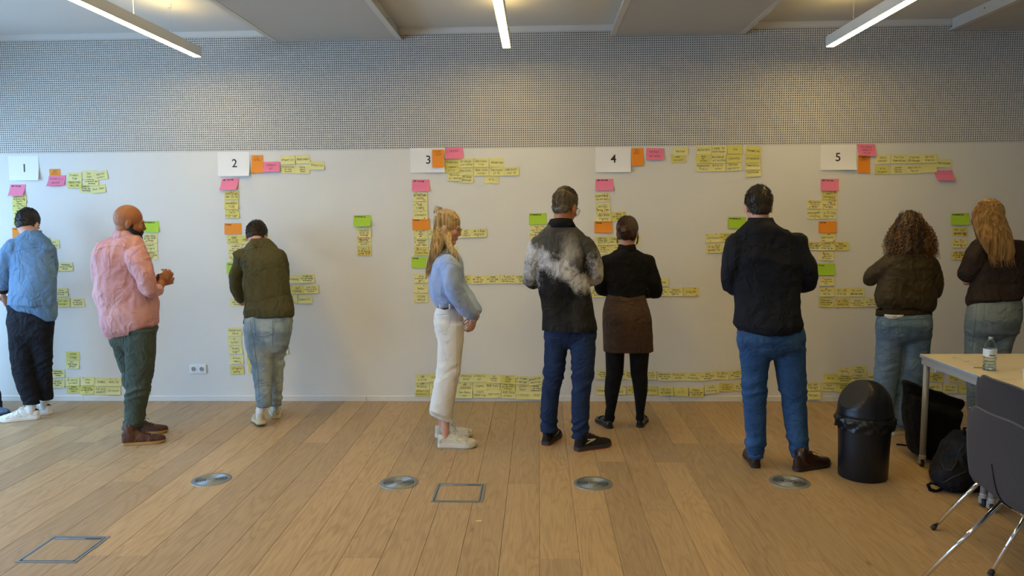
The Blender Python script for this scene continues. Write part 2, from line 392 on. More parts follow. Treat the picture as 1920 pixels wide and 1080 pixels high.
# ------------------------------------------------------------------ handwriting: single-stroke letters
GL = dict(
 a='45 16 04 12 32 45|46 42', b='08 02|05 26 44 22 02', c='45 26 04 22 42', d='48 42|45 26 04 22 43', e='04 44 35 16 04 12 42', f='48 28 22|06 46',
 g='45 26 04 22 43|46 40 10', h='08 02|05 26 45 42', i='26 22|27 28', j='26 20 00', k='08 02|46 04 42', l='28 22 32', m='06 02|05 16 25 22|25 36 45 42',
 n='06 02|05 26 45 42', o='26 04 22 44 26', p='06 00|05 26 44 22 03', q='45 26 04 22 43|46 40', r='06 02|04 26 46', s='46 16 05 43 32 02', t='28 22 42|06 46',
 u='06 03 22 42|46 42', v='06 22 46', w='06 12 25 32 46', x='06 42|46 02', y='06 22|46 00', z='06 46 02 42',
 A='02 28 42|14 34', B='02 08 37 05 44 32 02', C='47 28 05 22 43', D='02 08 27 45 22 02', E='48 08 02 42|05 35', F='48 08 02|05 35', G='47 28 05 22 42 45 25',
 H='08 02|48 42|05 45', I='28 22', J='48 43 22 03', K='08 02|48 05 42', L='08 02 42', M='02 08 25 48 42', N='02 08 42 48', O='28 05 22 45 28', P='02 08 38 46 05',
 R='02 08 38 46 05 42', S='47 28 06 44 22 03', T='08 48|28 22', U='08 03 22 43 48', V='08 22 48', W='08 12 25 32 48', X='08 42|48 02', Y='08 25 48|25 22', Z='08 48 02 42')
GL['Q'] = '28 05 22 45 28|24 42'; GL['-'] = '15 35'; GL['?'] = '07 28 47 24|22 23'; GL['+'] = '23 27|05 45'; GL['&'] = '42 17 28 37 03 12 44'; GL['/'] = '02 48'; GL['('] = '38 15 32'; GL[')'] = '18 35 12'; GL['.'] = '22 32'; GL[','] = '22 11'
GL['4'] = '32 38 04 44'; GL['5'] = '48 08 05 35 43 22 02'; GL['2'] = '07 28 47 02 42'
for a_, b_ in (('ä', 'a'), ('ö', 'o'), ('ü', 'u'), ('Ö', 'O')): GL[a_] = GL[b_]+('|07 18|37 48' if a_.islower() else '|09 19|39 49')
def stroke(quads, p, q, w_):
    d = (q[0]-p[0], q[1]-p[1]); l = math.hypot(*d) or 1e-6; nx, ny = -d[1]/l*w_/2, d[0]/l*w_/2; ex, ey = d[0]/l*w_*.3, d[1]/l*w_*.3
    quads.append(((p[0]+nx-ex, p[1]+ny-ey), (p[0]-nx-ex, p[1]-ny-ey), (q[0]-nx+ex, q[1]-ny+ey), (q[0]+nx+ex, q[1]+ny+ey)))
def write(quads, text, cx, cy, h, maxw, r, sw=.0012, cond=.55, left=False):
    n = len(text); sx = h/6*cond*1.35; adv = 5.4*sx
    if n*adv > maxw: adv = maxw/n; sx = adv/5.4
    x = cx-(n*adv)/2 if not left else cx; sy = h/6; sh = r.uniform(.05, .3); sl = r.uniform(-.05, .05)
    for ch in text:
        g = GL.get(ch)
        if g:
            for pl in g.split('|'):
                pts = []
                for t in pl.split():
                    u, v = int(t[0]), int(t[1])-2
                    X = x+(u+sh*v)*sx+r.uniform(-.2, .2)*sx; pts.append((X, cy-h/2+v*sy+r.uniform(-.2, .2)*sy+(X-cx)*sl))
                for a, b in zip(pts[:-1], pts[1:]): stroke(quads, a, b, sw)
        x += adv

# ------------------------------------------------------------------ sticky notes
WORDS = ('Prozesse|Kommunikation|Wissen teilen|Vernetzung|Austausch|Transparenz|neue Ideen|Mitarbeiter|Kunden|Workshop|gemeinsam lernen|Budget|Zeit|mehr Platz|Formate|'
 'Plattform|digital|Termine|Projekte|Feedback|Community|Werte|Motivation|Angebote|Zugang|einfach|schnell|Qualität|Daten|Umfrage|Beratung|Netzwerk|Strategie|Rollen|klare Ziele|Ressourcen|'
 'Team|Schulung|Material|Kontakt|Anreize|Events|Support|Partner').split('|')
SMALL = 'was ist|wie kann man|mehr|und|weil die|zu wenig|für alle|im Alltag|intern|extern|bei uns|mit den|ohne|gute|offene|neue'.split('|')
def spell(t):
    for d_, w_ in zip('12345', ('one', 'two', 'three', 'four', 'five')): t = t.replace('sheet '+d_, 'sheet '+w_).replace('group '+d_, 'group '+w_).replace('groups '+d_, 'groups '+w_).replace('and '+d_, 'and '+w_)
    return t
CNT = [0]; ORDS = 'first second third fourth fifth sixth seventh eighth ninth tenth eleventh'.split()
NG = {'y': ('yellow', YEL, .124, .0745), 'g': ('green', GRN, .150, .098), 'p': ('pink', PINK, .150, .098), 'o': ('orange', ORA, .150, .098), 'O': ('orange upright', ORA, .100, .150)}
def note(px, py, kind, label, group, rot=0, text=None, dots=0, curl=None, skew=0, w_=None, h_=None, lift=None):
    r = random.Random(int(px*13+py*7)); i = CNT[0]; CNT[0] += 1
    nm, m_, W, H = NG[kind]
    if kind == 'y' and r.random() < .25: m_ = YEL2
    W = w_ or W; H = h_ or H
    c = WL(px, py); base = .0012+.0005*(i % 7) if lift is None else lift
    curl = r.uniform(.003, .010) if curl is None else curl; cc = r.uniform(-.4, .4)
    rz = math.radians(rot+r.uniform(-1, 1))
    low = c.z-H/2 < .055                 # the foot of the sheet laps over the skirting board
    def off(u, v):                       # u -.5...5 across, v 0 top .. 1 bottom: the glued top edge stays flat
        return base + curl*(max(0, v-.15)/.85)**2*(1+cc*u*2) + (.0125*min(1, v/.45) if low else 0)
    def pos(x, y, e=0):
        u = x/W; v = .5-y/H
        return (x+skew*(v-.2), -(off(u, v)+e), y)
    label = spell(label)
    o = empty('sticky_note', (c.x, D, c.z), label, 'sticky note', group, local=True); o.rotation_euler = (0, -rz, 0)
    nx, ny = 4, 6; V = []; Fs = []
    for e in (0, -.0003):
        for j in range(ny+1):
            for k in range(nx+1): V.append(pos(-W/2+W*k/nx, H/2-H*j/ny, e))
    n1 = (nx+1)*(ny+1)
    for j in range(ny):
        for k in range(nx):
            a = j*(nx+1)+k; Fs.append((a, a+nx+1, a+nx+2, a+1)); Fs.append((a+n1, a+1+n1, a+nx+2+n1, a+nx+1+n1))
    me = bpy.data.meshes.new('sheet'); me.from_pydata(V, [], Fs); me.update(); me.shade_smooth()
    link('sheet', me, m_, o)
    q = []
    if text is None and kind == 'y':
        if r.random() < .5: text = [r.choice(WORDS)] if r.random() < .4 else [r.choice(SMALL), r.choice(WORDS)]
        else: text = [r.choice(WORDS), r.choice(SMALL)+' '+r.choice(SMALL), r.choice(WORDS)]
        if r.random() < .45: text = [t.upper().replace('Ä', 'ä').replace('Ü', 'ü') for t in text]
    if text:
        if kind in 'gpo' and len(text) == 1:      # column headers: one small line at the top edge
            write(q, text[0], -W/2+.012, H/2-.013, .0095, W*.62, r, .0022, left=True)
        else:
            n = len(text); hh = min(.017, H*.72/n*.62); tot = H*.74 if kind != 'O' else H*.3; y0 = 0 if kind != 'O' else H*.3
            for k, t in enumerate(text):
                write(q, t, r.uniform(-.004, .004), y0+(tot/2-(k+.5)*tot/n), hh, W*.84, r, .0017 if kind == 'y' else .0014)
        ink = INKR if kind == 'p' and len(text) > 1 else INKO if kind == 'O' else INK
        b = MB()
        for qd in q: b.add([pos(max(-W/2, min(W/2, x)), max(-H/2, min(H/2, y)), .0005) for x, y in qd], [(0, 1, 2, 3)])
        b.build('writing', ink, o)
    if dots:
        b = MB()
        for k in range(dots):
            x = r.uniform(-W*.42, W*.42); y = r.uniform(-H*.42, H*.42) if r.random() < .5 else r.choice((-1, 1))*H*.36
            R_ = .0042; b.add([pos(x+R_*math.cos(t*PI/4), y+R_*math.sin(t*PI/4), .0009) for t in range(8)], [tuple(range(8))])
        tag(b.build('voting_dots', DOT, o), 'small round red sticker dots', kind='stuff')
    return o
def column(where, pts, dots=0, kind='y', group=None, texts=None, side='top'):
    """pts along one column (counted from the top) or row (counted from the left)"""
    n = len(pts)
    for k, p in enumerate(pts):
        d = dots if not hasattr(dots, '__len__') else dots[k]
        if n == 1: pos = ''
        elif k == n-1: pos = ('bottom' if side == 'top' else 'rightmost')+' '
        elif k == 0: pos = ('topmost' if side == 'top' else 'leftmost')+' '
        else: pos = ORDS[k]+' from '+side+', '
        note(p[0], p[1], kind, '%s%s note %s' % (pos if not pos.endswith(', ') else '', NG[kind][0], (pos if pos.endswith(', ') else '')+where),
             group or 'yellow sticky notes '+where.split(',')[0], rot=p[2] if len(p) > 2 else 0, dots=d, text=texts[k] if texts else None)
def row(where, pts, dots=0, **k): column(where, pts, dots, side='left', **k)
J = ['JOBS TO BE DONE']; PR = ['Probleme']; LO = ['Lösungen']; WB = ['WAS BRAUCHEN WIR']
HG = 'wide coloured header notes'; TG = 'coloured title notes beside the numbered sheets'
# --- group 1
note(104, 333, 'O', 'orange upright sticky note half under a pink one, right of sheet 1', TG, 0, text=['WER', 'NUTZT'], lift=.001)
note(108, 339, 'p', 'crooked pink sticky note right of sheet 1, over an orange one', TG, 2, text=['POTENTIELLE', 'NUTZER'], curl=.02, skew=-.018, h_=.088, lift=.004)
note(34, 356.5, 'p', 'pink header note with curled bottom below sheet 1', HG, 0, text=J, curl=.022, skew=-.02, w_=.137)
column('right of the pink note in group 1', [(140.5, 331.5), (140.5, 345)], texts=[['Produkt', 'Team'], ['MARKETING', 'MAILING']])
row('in the upper row at top of group 1, far right', [(168.5, 328), (189, 329, 7)], texts=[['Key', 'User'], ['Agentur', 'extern']])
row('in the lower cluster at top of group 1, far right', [(162, 353.5, -2), (172, 340), (185, 353.5, 4)])
column('under the pink header note of group 1', [(37, 373), (36.6, 386), (37, 400), (39, 414)], [9, 0, 2, 1])
note(39, 437, 'o', 'orange header note behind the head of the man in the blue shirt', HG, text=PR)
row('at the right shoulder of the man in the blue shirt', [(82, 453), (98.5, 457)])
row('right of the elbow of the man in the blue shirt', [(99, 500), (124, 500)], [1, 1])
note(115, 548, 'y', 'single yellow sticky note at the waist of the man in the blue shirt', 'yellow sticky notes beside the blue shirt', dots=0)
row('in a pair at the shirt hem of the man in blue', [(119, 567), (146, 567)], [1, 0])
column('in the small stack above the skirting row of group 1', [(137, 667), (136, 683)], [2, 2])
column('just right of the black trousers by the skirting', [(109, 700), (109, 718.5)], [1, 2])
row('in the upper skirting row of group 1', [(137, 715), (165, 714), (190, 716), (215, 716)], [1, 1, 1, 2])
row('in the lowest skirting row of group 1', [(138, 729), (164, 731), (190, 732), (214, 732)])
note(269, 730, 'y', 'single yellow sticky note low behind the grey-green trousers', 'yellow sticky notes beside the pink shirt', dots=0)
note(284, 425, 'g', 'green header note beside the face of the bald man', HG, 0, text=WB, curl=.012, w_=.136)
column('under the green header by the bald man', [(282, 447), (282, 462.5), (283, 478)], [8, 2, 6])
# --- group 2
note(482.5, 307.5, 'O', 'orange upright sticky note right of sheet 2', TG, 0, text=['VIEL', 'THEMEN'], curl=.012)
note(509.5, 313, 'p', 'pink title note right of the orange one beside sheet 2', TG, 0, text=['BRANDED', 'ART'], curl=.022, h_=.088)
row('in the upper row right of sheet 2', [(540, 300), (568, 298.5, 1), (594.5, 310)], texts=[['Öffentlich'], ['Öffentlichkeit'], ['Öffentlich']])
row('in the lower row right of sheet 2', [(540.5, 317), (567.5, 317.5, -2)], texts=[['Projektleitung', 'und Innen', 'beratung'], ['Interne', 'Gemein-', 'schaft']])
note(432, 345.5, 'p', 'pink header note with curled bottom below sheet 2', HG, 0, text=J, curl=.024, skew=-.022)
column('between pink and orange headers of group 2', [(434.6, 366), (434.3, 384), (435.7, 401)], [8, 9, 6], texts=[['Aufklärung', 'Was ist UX'], ['Informations', 'fluss'], ['Tools', 'mitbringen']])
note(437, 429, 'o', 'orange header note left of the head of the man in olive', HG, text=PR)
row('in the upper row behind the head in group 2', [(439, 449.5), (464, 449.5), (491, 448)], [2, 1, 1])
column('at the left shoulder of the man in olive', [(441.6, 466), (442, 482.5)], [5, 1])
note(441, 503, 'g', 'green header note at the left arm of the man in olive', HG, text=LO)
note(445, 566.5, 'y', 'single yellow sticky note behind the left hand of the man in olive', 'yellow sticky notes beside the olive shirt')
row('in the top pair right of the olive shirt', [(550, 523), (576.5, 522, 1)])
row('in the middle pair right of the olive shirt', [(558, 543), (584, 542)], [3, 0])
row('in the lowest pair right of the olive shirt', [(545, 560.5), (572, 561, 2)], [2, 0])
column('left of the light blue jeans, low in group 2', [(440.5, 622, 2), (440.4, 638.6), (442, 656, 3), (444, 674, 1), (444.7, 693.5, 1)], [0, 0, 5, 2, 8], texts=[['Background', 'facts'], ['KI', 'nutzen'], ['Jingle', 'intern'], ['Wissen', 'haben'], ['Erfahren', 'macht']])
column('half hidden at the left thigh of the light jeans', [(473, 641), (474, 658), (476, 675), (479, 690)])
column('half hidden at the right thigh of the light jeans', [(527, 638.5), (528, 656.5)], [0, 2])
note(679.5, 414, 'g', 'green header note alone on the wall between groups 2 and 3', HG, 0, text=WB, curl=.018)
column('under the lone green header between groups 2 and 3', [(682.5, 436.5), (682, 453.6), (683, 471)], [8, 9, 8])
# --- group 3
note(822, 297.5, 'O', 'orange upright sticky note stuck over the right side of sheet 3', TG, 0, text=['THEMA', 'LEBEN'], lift=.0215, curl=.004)
note(851.5, 287, 'p', 'pink title note right of sheet 3', TG, 0, text=['TALENTE', ''], curl=.018)
row('in the upper row right of sheet 3', [(847, 304), (874, 305.5, 1), (902.5, 305), (931.5, 304.5)], texts=[['Studenten'], ['Bildungs', 'einrichtung'], ['Employees', 'Club'], ['Gründerinnen']])
row('in the second row right of sheet 3', [(847, 316), (874, 320), (902.5, 321.5), (931, 321.5), (959, 321, 1)], texts=[['Jugend', 'Girls'], ['Senioren'], ['Neue Leute', 'suchen'], ['Employees', 'of 45'], ['CANDIDATES', 'over 45']])
row('in the lowest row right of sheet 3', [(853, 331), (873.5, 334.5, -2), (922, 336)], texts=[['Menschen', 'mit Handicap'], ['mit Bildungs', 'einrichtungen'], ['alle']])
note(789, 347.5, 'p', 'pink header note with curled bottom below sheet 3', HG, 0, text=J, curl=.016)
column('between pink and orange headers of group 3', [(788, 369), (788.4, 387), (788.6, 403)], [5, 6, 3], texts=[['WEITERBILDUNG', 'INTERN'], ['JOB', 'FINDEN'], ['Informativ']])
note(789.5, 420.5, 'o', 'orange header note left of the hair bun of the blonde woman', HG, text=PR)
column('between orange and green headers of group 3', [(789, 439), (790, 455), (790, 471)], [5, 6, 4], texts=[['JOB', 'NICHT', 'GUT'], ['BEWERBUNGS', 'PROZESS', 'NICHT OFFEN'], ['Zeit zur', 'Einarbeitung']])
note(817, 439, 'y', 'yellow sticky note hidden behind the long blonde hair, group 3', 'yellow sticky notes in the third column')
note(788, 492, 'g', 'green header note left of the ends of the long blonde hair', HG, text=LO)
row('in the pair in front of the woman in glasses', [(873.5, 437.5), (898.7, 436.5, 1)], [1, 3], texts=[['SOLL', 'NICHT', 'ATTRAKTIV'], ['JOB IS NICHT', 'ANGENEHM']])
note(846, 470, 'y', 'yellow sticky note behind the neck of the blonde woman', 'yellow sticky notes in the third column')
column('left of the light blue sweater', [(789.7, 522), (789.6, 541), (789.4, 559)], [3, 2, 2])
row('in the long row left of the patterned jacket', [(870, 523.6), (897, 524), (924, 523.5), (951.7, 523), (979, 523)], [0, 6, 0, 2, 0])
note(1008, 410.5, 'g', 'green header note left of the collar of the grey-haired man', HG, text=WB)
column('at the left shoulder of the patterned jacket', [(1007.6, 431), (1007, 446)], [7, 2])
row('in the top skirting row beside the white jeans', [(792.5, 709, 2), (819, 707.5), (846, 708), (874, 708), (899.5, 708), (926, 709.5), (952, 711, -2), (977, 712.5, -2), (1004, 713, 9)], texts=[None, None, None, ['STRATEGIE', 'NICHT'], ['ATTRAKTIV', 'GUT'], ['WIE', 'SICHTBAR', 'IST DAS'], ['WENIG', 'SICHTBAR', 'DARAUF'], ['wir finden', 'es weniger'], ['wöchentliche', 'meetings']])
row('in the middle skirting row beside the white jeans', [(792, 722), (819, 722), (846, 725), (872.6, 724, 1), (900, 723), (924, 723), (952.5, 724.5, -2), (980.7, 727), (1006, 728)], [0, 0, 0, 4, 0, 0, 2, 0, 0])
row('in the lowest skirting row beside the white jeans', [(791.5, 735, 1), (819, 735), (846, 737), (872.6, 737.6), (900.5, 737), (926, 737.5), (953.6, 738, -2), (981, 740), (1006, 740)], [0, 0, 0, 1, 0, 1, 3, 1, 1], texts=[['wöchentlich', 'Austausch'], None, None, ['Open Market', 'for'], ['STÄDTE'.replace('Ä', 'A'), 'MARKETING'], ['Agenturen'], ['Ausbildung', 'intern'], ['KICKSTART'], ['MESSE']])
# --- group 4
note(1195, 294.5, 'O', 'orange upright sticky note right of sheet 4', TG, 0, text=['WEN', 'NEUE'])
note(1228, 289, 'p', 'pink title note with drooping corners right of sheet 4', TG, -2, text=['PARTNER-', 'NETZWERK'], curl=.018)
column('in the overlapping pair between pink note and grid, group 4', [(1276, 283.7, 3), (1272, 296.8, 2)], texts=[['Partner'], ['Key', 'Account']])
row('in the top row of the grid right of sheet 4', [(1319.4, 281), (1348.3, 281), (1378, 280)], texts=[['DEZIDIERTE'], ['Lesbar für', 'Beste Kunden'], ['SCA']])
row('in the middle row of the grid right of sheet 4', [(1318.7, 297.4), (1347, 297.4), (1376, 296.6)], texts=[['Sales', 'Key', 'Vorstand'], ['Oberstenberger', 'mit Leistung'], ['Lebendig']])
row('in the bottom row of the grid right of sheet 4', [(1318.4, 313.5), (1346, 312.8), (1375.4, 312, 2)], texts=[['Angewandte', 'Praxis'], ['aktuelle', 'Daten'], ['Partner', 'Agenturen']])
column('in the rightmost column at the top of group 4', [(1412.6, 282.6, -4), (1411.6, 297), (1411, 310), (1412, 323, 3)], texts=[['Ehrenamtliche'], ['CX-Innovation'], ['Kommunikation'], ['Stakeholder']])
note(1133, 346.5, 'p', 'pink header note with curled bottom below sheet 4', HG, -1, text=J, curl=.014)
column('between pink and orange headers of group 4', [(1129, 370, 2), (1130.3, 390.3), (1132, 406.7)], [7, 8, 4], texts=[['Produkt Planung', 'verwalten'], ['verfügt', 'Partner finden'], ['JOBS NICHT', 'Planung']])
note(1160, 406, 'y', 'yellow note above the brown hair, beside the orange header of group 4', 'yellow sticky notes in the fourth column', 3, dots=4)
note(1131, 425.5, 'o', 'orange header note left of the head of the brown-haired woman', HG, text=PR)
row('in the upper row beside the brown hair bun', [(1129, 451.5), (1141, 451), (1160, 451), (1187, 450)], [4, 0, 0, 1])
row('in the lower row at the turtleneck', [(1131, 468), (1158, 467)], [3, 0])
note(1131, 499, 'g', 'green header note between patterned jacket and black turtleneck', HG, text=LO)
note(1381.5, 417.6, 'g', 'green header note left of the collar of the man in black', HG, text=WB)
row('in the upper row at the left shoulder of the man in black', [(1337, 446.3, 2), (1363, 445, 2)], [3, 2])
row('in the lower row at the left shoulder of the man in black', [(1338, 466), (1367, 465)], [9, 0])
note(1240, 528.5, 'y', 'yellow note above the row of three, right of the black turtleneck', 'yellow notes right of the turtleneck', dots=5)
row('in the row right of the elbow of the black turtleneck', [(1238, 547), (1266, 547), (1296, 547)], [0, 2, 6])
note(1120, 549, 'y', 'yellow note between patterned jacket and black turtleneck', 'yellow notes right of the turtleneck')
row('in the upper skirting row of group 4', [(1132, 702), (1160, 702), (1187, 703), (1217, 703), (1246, 705.5, -2), (1272, 705.7), (1299.6, 705.6), (1327, 705, 4), (1353, 703, -3), (1381, 701.5, 10)], [0, 0, 0, 0, 0, 0, 1, 1, 1, 0])
row('in the lower skirting row of group 4', [(1131, 732), (1160, 731.5), (1190, 731), (1220, 732), (1248, 732.6), (1276.4, 734), (1305.5, 735, -1), (1334, 729, 5), (1361.5, 725.5, -3), (1390, 724.5, -9)], [0, 2, 0, 0, 0, 1, 1, 2, 0, 0])
# --- group 5
note(1623, 281.5, 'p', 'crooked pink title note over an orange one, right of sheet 5', TG, -3, text=['PATIENTEN', 'COMMUNITY', 'PFLEGE'], curl=.02, skew=.016, lift=.006)
note(1620, 307.5, 'O', 'orange upright sticky note below a pink one, right of sheet 5', TG, 0, text=['WER', 'LERNT'], lift=.001)
row('in the upper row right of sheet 5', [(1654.5, 299), (1685, 298), (1714, 298), (1742, 297, 2), (1770, 306, -3)], texts=[['CROSS', 'CONTENT'], ['Politik', 'Organisationen'], ['Internal', 'CRM Manager'], ['Beirat', 'Gremien'], ['Institutionen']])
row('in the lower row right of sheet 5', [(1654, 318.7), (1684, 318), (1713.6, 317), (1742, 315)], texts=[['alle', 'Gruppen'], ['Deutsch', 'Englisch', 'Spanisch'], ['Hand und in', 'Papier'], ['']])
note(1768, 329, 'p', 'blank skewed pink note under the upper right notes of group 5', TG, -1, text=None, curl=.03, skew=.022, h_=.085)
note(1555, 346.5, 'p', 'pink header note with curled bottom below sheet 5', HG, 0, text=J, curl=.014)
column('in the stack right under the pink header of group 5', [(1554.7, 366), (1555, 383.5), (1554, 402)], [8, 9, 2])
column('in the pair left of the stack under pink header, group 5', [(1527, 383, -1), (1526.5, 402, -1)], [8, 4], texts=[['Wertschöpfung', 'vielfältig', 'fördern'], ['Unternehmen', 'schaffen']])
note(1551, 425.5, 'o', 'orange header note right of the man in the black shirt', HG, text=PR)
note(1551.6, 445, 'y', 'yellow note right under the orange header of group 5', 'yellow sticky notes in the fifth column', dots=8, text=['Barrieren'])
row('in the row of three under the orange header, group 5', [(1525, 461, -1), (1550.5, 461), (1577, 461.6)], [2, 7, 6])
note(1549, 480, 'y', 'yellow note right above the green header of group 5', 'yellow sticky notes in the fifth column', dots=4, rot=-1)
note(1548, 505, 'g', 'green header note right of the elbow of the man in black', HG, text=LO)
note(1550, 527.5, 'y', 'yellow note right under the lower green header of group 5', 'yellow sticky notes in the fifth column', dots=3)
row('in the middle row under the green header, group 5', [(1550, 547.4), (1579, 547.8, -1), (1606.5, 547.5)], [4, 1, 0])
row('in the lowest row under the green header, group 5', [(1548, 567, -2), (1579, 567.8, 1), (1607, 567.8), (1635, 566.5)], [0, 6, 1, 3])
note(1799, 410.5, 'g', 'green header note left of the woman with straight blonde hair', HG, 0, text=WB, curl=.014)
column('under the green header by the straight blonde hair', [(1799.5, 434.7), (1798.6, 456, 1), (1797.5, 478.5)], [7, 9, 9])
row('in the top skirting row left of the wide jeans', [(1584, 695.7), (1611, 693)], [4, 1])
row('in the middle skirting row left of the wide jeans', [(1557, 708.8), (1583, 709.5), (1611, 708.5), (1639, 707)])
row('in the lowest skirting row behind the black bin', [(1553.6, 725), (1581, 727), (1610, 727)], [1, 0, 0])
column('in the pair right of the blue jeans, by the skirting', [(1524, 724), (1524, 740)], [1, 0])
row('in the upper row under the table', [(1755, 707.5, -8), (1793, 707.7)], [1, 2])
row('in the lower row under the table', [(1724, 718), (1752, 726, 2), (1781, 728, -2), (1811, 728)], [0, 0, 1, 0])

# ------------------------------------------------------------------ numbered A4 sheets
def sheet(px, py, n, tx, ty, rot=0, wpx=None, curl=.012):
    c = WL(px, py); W, H = .297, .21
    if wpx: W = wpx
    o = empty('number_sheet', (c.x, D, c.z), 'white paper sheet printed with the digit %s, %s' % ({'1':'one','2':'two','3':'three','4':'four','5':'five'}[n], {'1':'leftmost, above the man in the blue shirt','2':'upper left of the man in olive','3':'partly covered by an orange note','4':'right above the pink header and turtleneck woman','5':'rightmost, beside a skewed pink note'}[n]), 'paper', 'numbered paper sheets on the wall', local=True)
    o.rotation_euler = (0, math.radians(rot), 0)
    off = lambda u, v: .001+curl*(max(0, v-.3)/.7)**2*(1+.6*u)+.006*max(0, u)*v
    nx, ny = 8, 8; V = []; Fs = []
    for j in range(ny+1):
        for k in range(nx+1): V.append((-W/2+W*k/nx, -off(k/nx*2-1, j/ny), H/2-H*j/ny))
    for j in range(ny):
        for k in range(nx): a = j*(nx+1)+k; Fs.append((a, a+nx+1, a+nx+2, a+1))
    me = bpy.data.meshes.new('sheet'); me.from_pydata(V, [], Fs); me.update(); me.shade_smooth(); link('sheet', me, PAPER, o)
    cu = bpy.data.curves.new('digit', 'FONT'); cu.body = n; cu.size = .098; cu.align_x = 'CENTER'; cu.align_y = 'CENTER'; cu.offset = .0009; cu.resolution_u = 6
    t = bpy.data.objects.new('tmp', cu); COL.objects.link(t); dg = bpy.context.evaluated_depsgraph_get()
    me = bpy.data.meshes.new_from_object(t.evaluated_get(dg)); bpy.data.objects.remove(t)
    co = coords(me); q = WL(tx, ty); co -= (co.max(0)+co.min(0))/2; dx, dz = q.x-c.x, q.z-c.z
    out = np.empty_like(co)
    for i, p in enumerate(co):
        x, z = p[0]+dx, p[1]+dz; out[i] = (x, -off(x/W*2, .5-z/H)-.0008, z)
    me.vertices.foreach_set('co', out.ravel()); me.update()
    if n == '1':                          # the printed one stands on a foot
        bm = bmesh.new(); bm.from_mesh(me); zb = out[:, 2].min(); xm = out[:, 0].max()-.004
        bm.faces.new([bm.verts.new(p) for p in ((xm-.020, -.0022, zb), (xm+.018, -.0022, zb), (xm+.018, -.0022, zb+.0065), (xm-.020, -.0022, zb+.0065))]); bm.to_mesh(me); bm.free()
    link('printed_number', me, INK, o)
sheet(45, 315.5, '1', 46, 315, 0, .27); sheet(438.5, 307.5, '2', 440, 306, 0, .28, .02); sheet(801.5, 300.5, '3', 803, 299.5)
sheet(1149.5, 299.5, '4', 1150, 297.5); sheet(1571.5, 295, '5', 1571, 294.5, 0, .29, .016)

# ------------------------------------------------------------------ double sockets
def socket(px, py, label):
    c = WL(px, py); t = empty('double_socket', (c.x, D, c.z), label, 'socket', 'double wall sockets')
    W, H = .152, .081; b = MB(); b.box((c.x-W/2, D-.011, c.z-H/2), (c.x+W/2, D, c.z+H/2), bev=.003); b.build('frame', PLASTW, t)
    for s_ in (-1, 1):
        cx = c.x+s_*.036; M = Matrix.Translation((cx, D-.0112, c.z)) @ Matrix.Rotation(PI/2, 4, 'X')
        b = MB(); b.box((cx-.034, D-.0125, c.z-.034), (cx+.034, D-.0111, c.z+.034)); pl = b.build('insert', PLASTW, t)
        b = MB(); b.lathe([(.0225, .0012), (.0225, .004), (.0205, .004), (.0205, .0014)], 28, M, cap=False); b.build('rim', PLASTW, pl)
        b = MB(); b.lathe([(.0205, .0012), (.0205, .0018)], 28, M); b.build('recess', SOCKD, pl)
        b = MB()
        for q in (-1, 1): b.lathe([(.003, .0018), (.003, .0024)], 10, Matrix.Translation((q*.0095, 0, 0)) @ M)
        b.build('pin_holes', BLACKP, pl)
socket(372, 691.5, 'white double socket low on the wall left of the light jeans')
socket(1769, 689.5, 'white double socket low on the wall behind the table')

# ------------------------------------------------------------------ people: tools
def cloth(name, a, b=None, sc=(9, 9, 9), rough=.88, weave=500, ws=.25, lo=.35, hi=.7, sheen=.0, crease=((9, 9, 5.5), .55, .014)):
    return mat(name, a, rough, spec=.25, bump=((weave, weave, weave), ws, .0015), var=(sc, b or tuple(c*.82 for c in a), lo, hi), sheen=sheen, crease=crease)
def skin(name, c): 
    m = mat(name, c, .55, spec=.4, var=((14, 14, 14), (c[0]*.92, c[1]*.8, c[2]*.78), .4, .75), bump=((300, 300, 300), .1, .001))
    m.node_tree.nodes['Principled BSDF'].inputs['Subsurface Weight'].default_value = .08
    m.node_tree.nodes['Principled BSDF'].inputs['Subsurface Radius'].default_value = (.02, .008, .005); return m
def hairmat(name, dark, light, grey=None):
    m = mat(name, dark, .45, spec=.5, var=((75, 75, 2.4), light, .36, .66)); return m
SK_L = skin('light_skin', S(204, 158, 138)); SK_M = skin('tanned_skin', S(176, 118, 84)); SK_D = skin('warm_brown_skin', S(160, 106, 70))
EYEW = mat('eye_white', (.45, .42, .39), .3); EYED = mat('eye_iris', (.05, .04, .03), .2); LIP = mat('lip', S(170, 95, 85), .5)

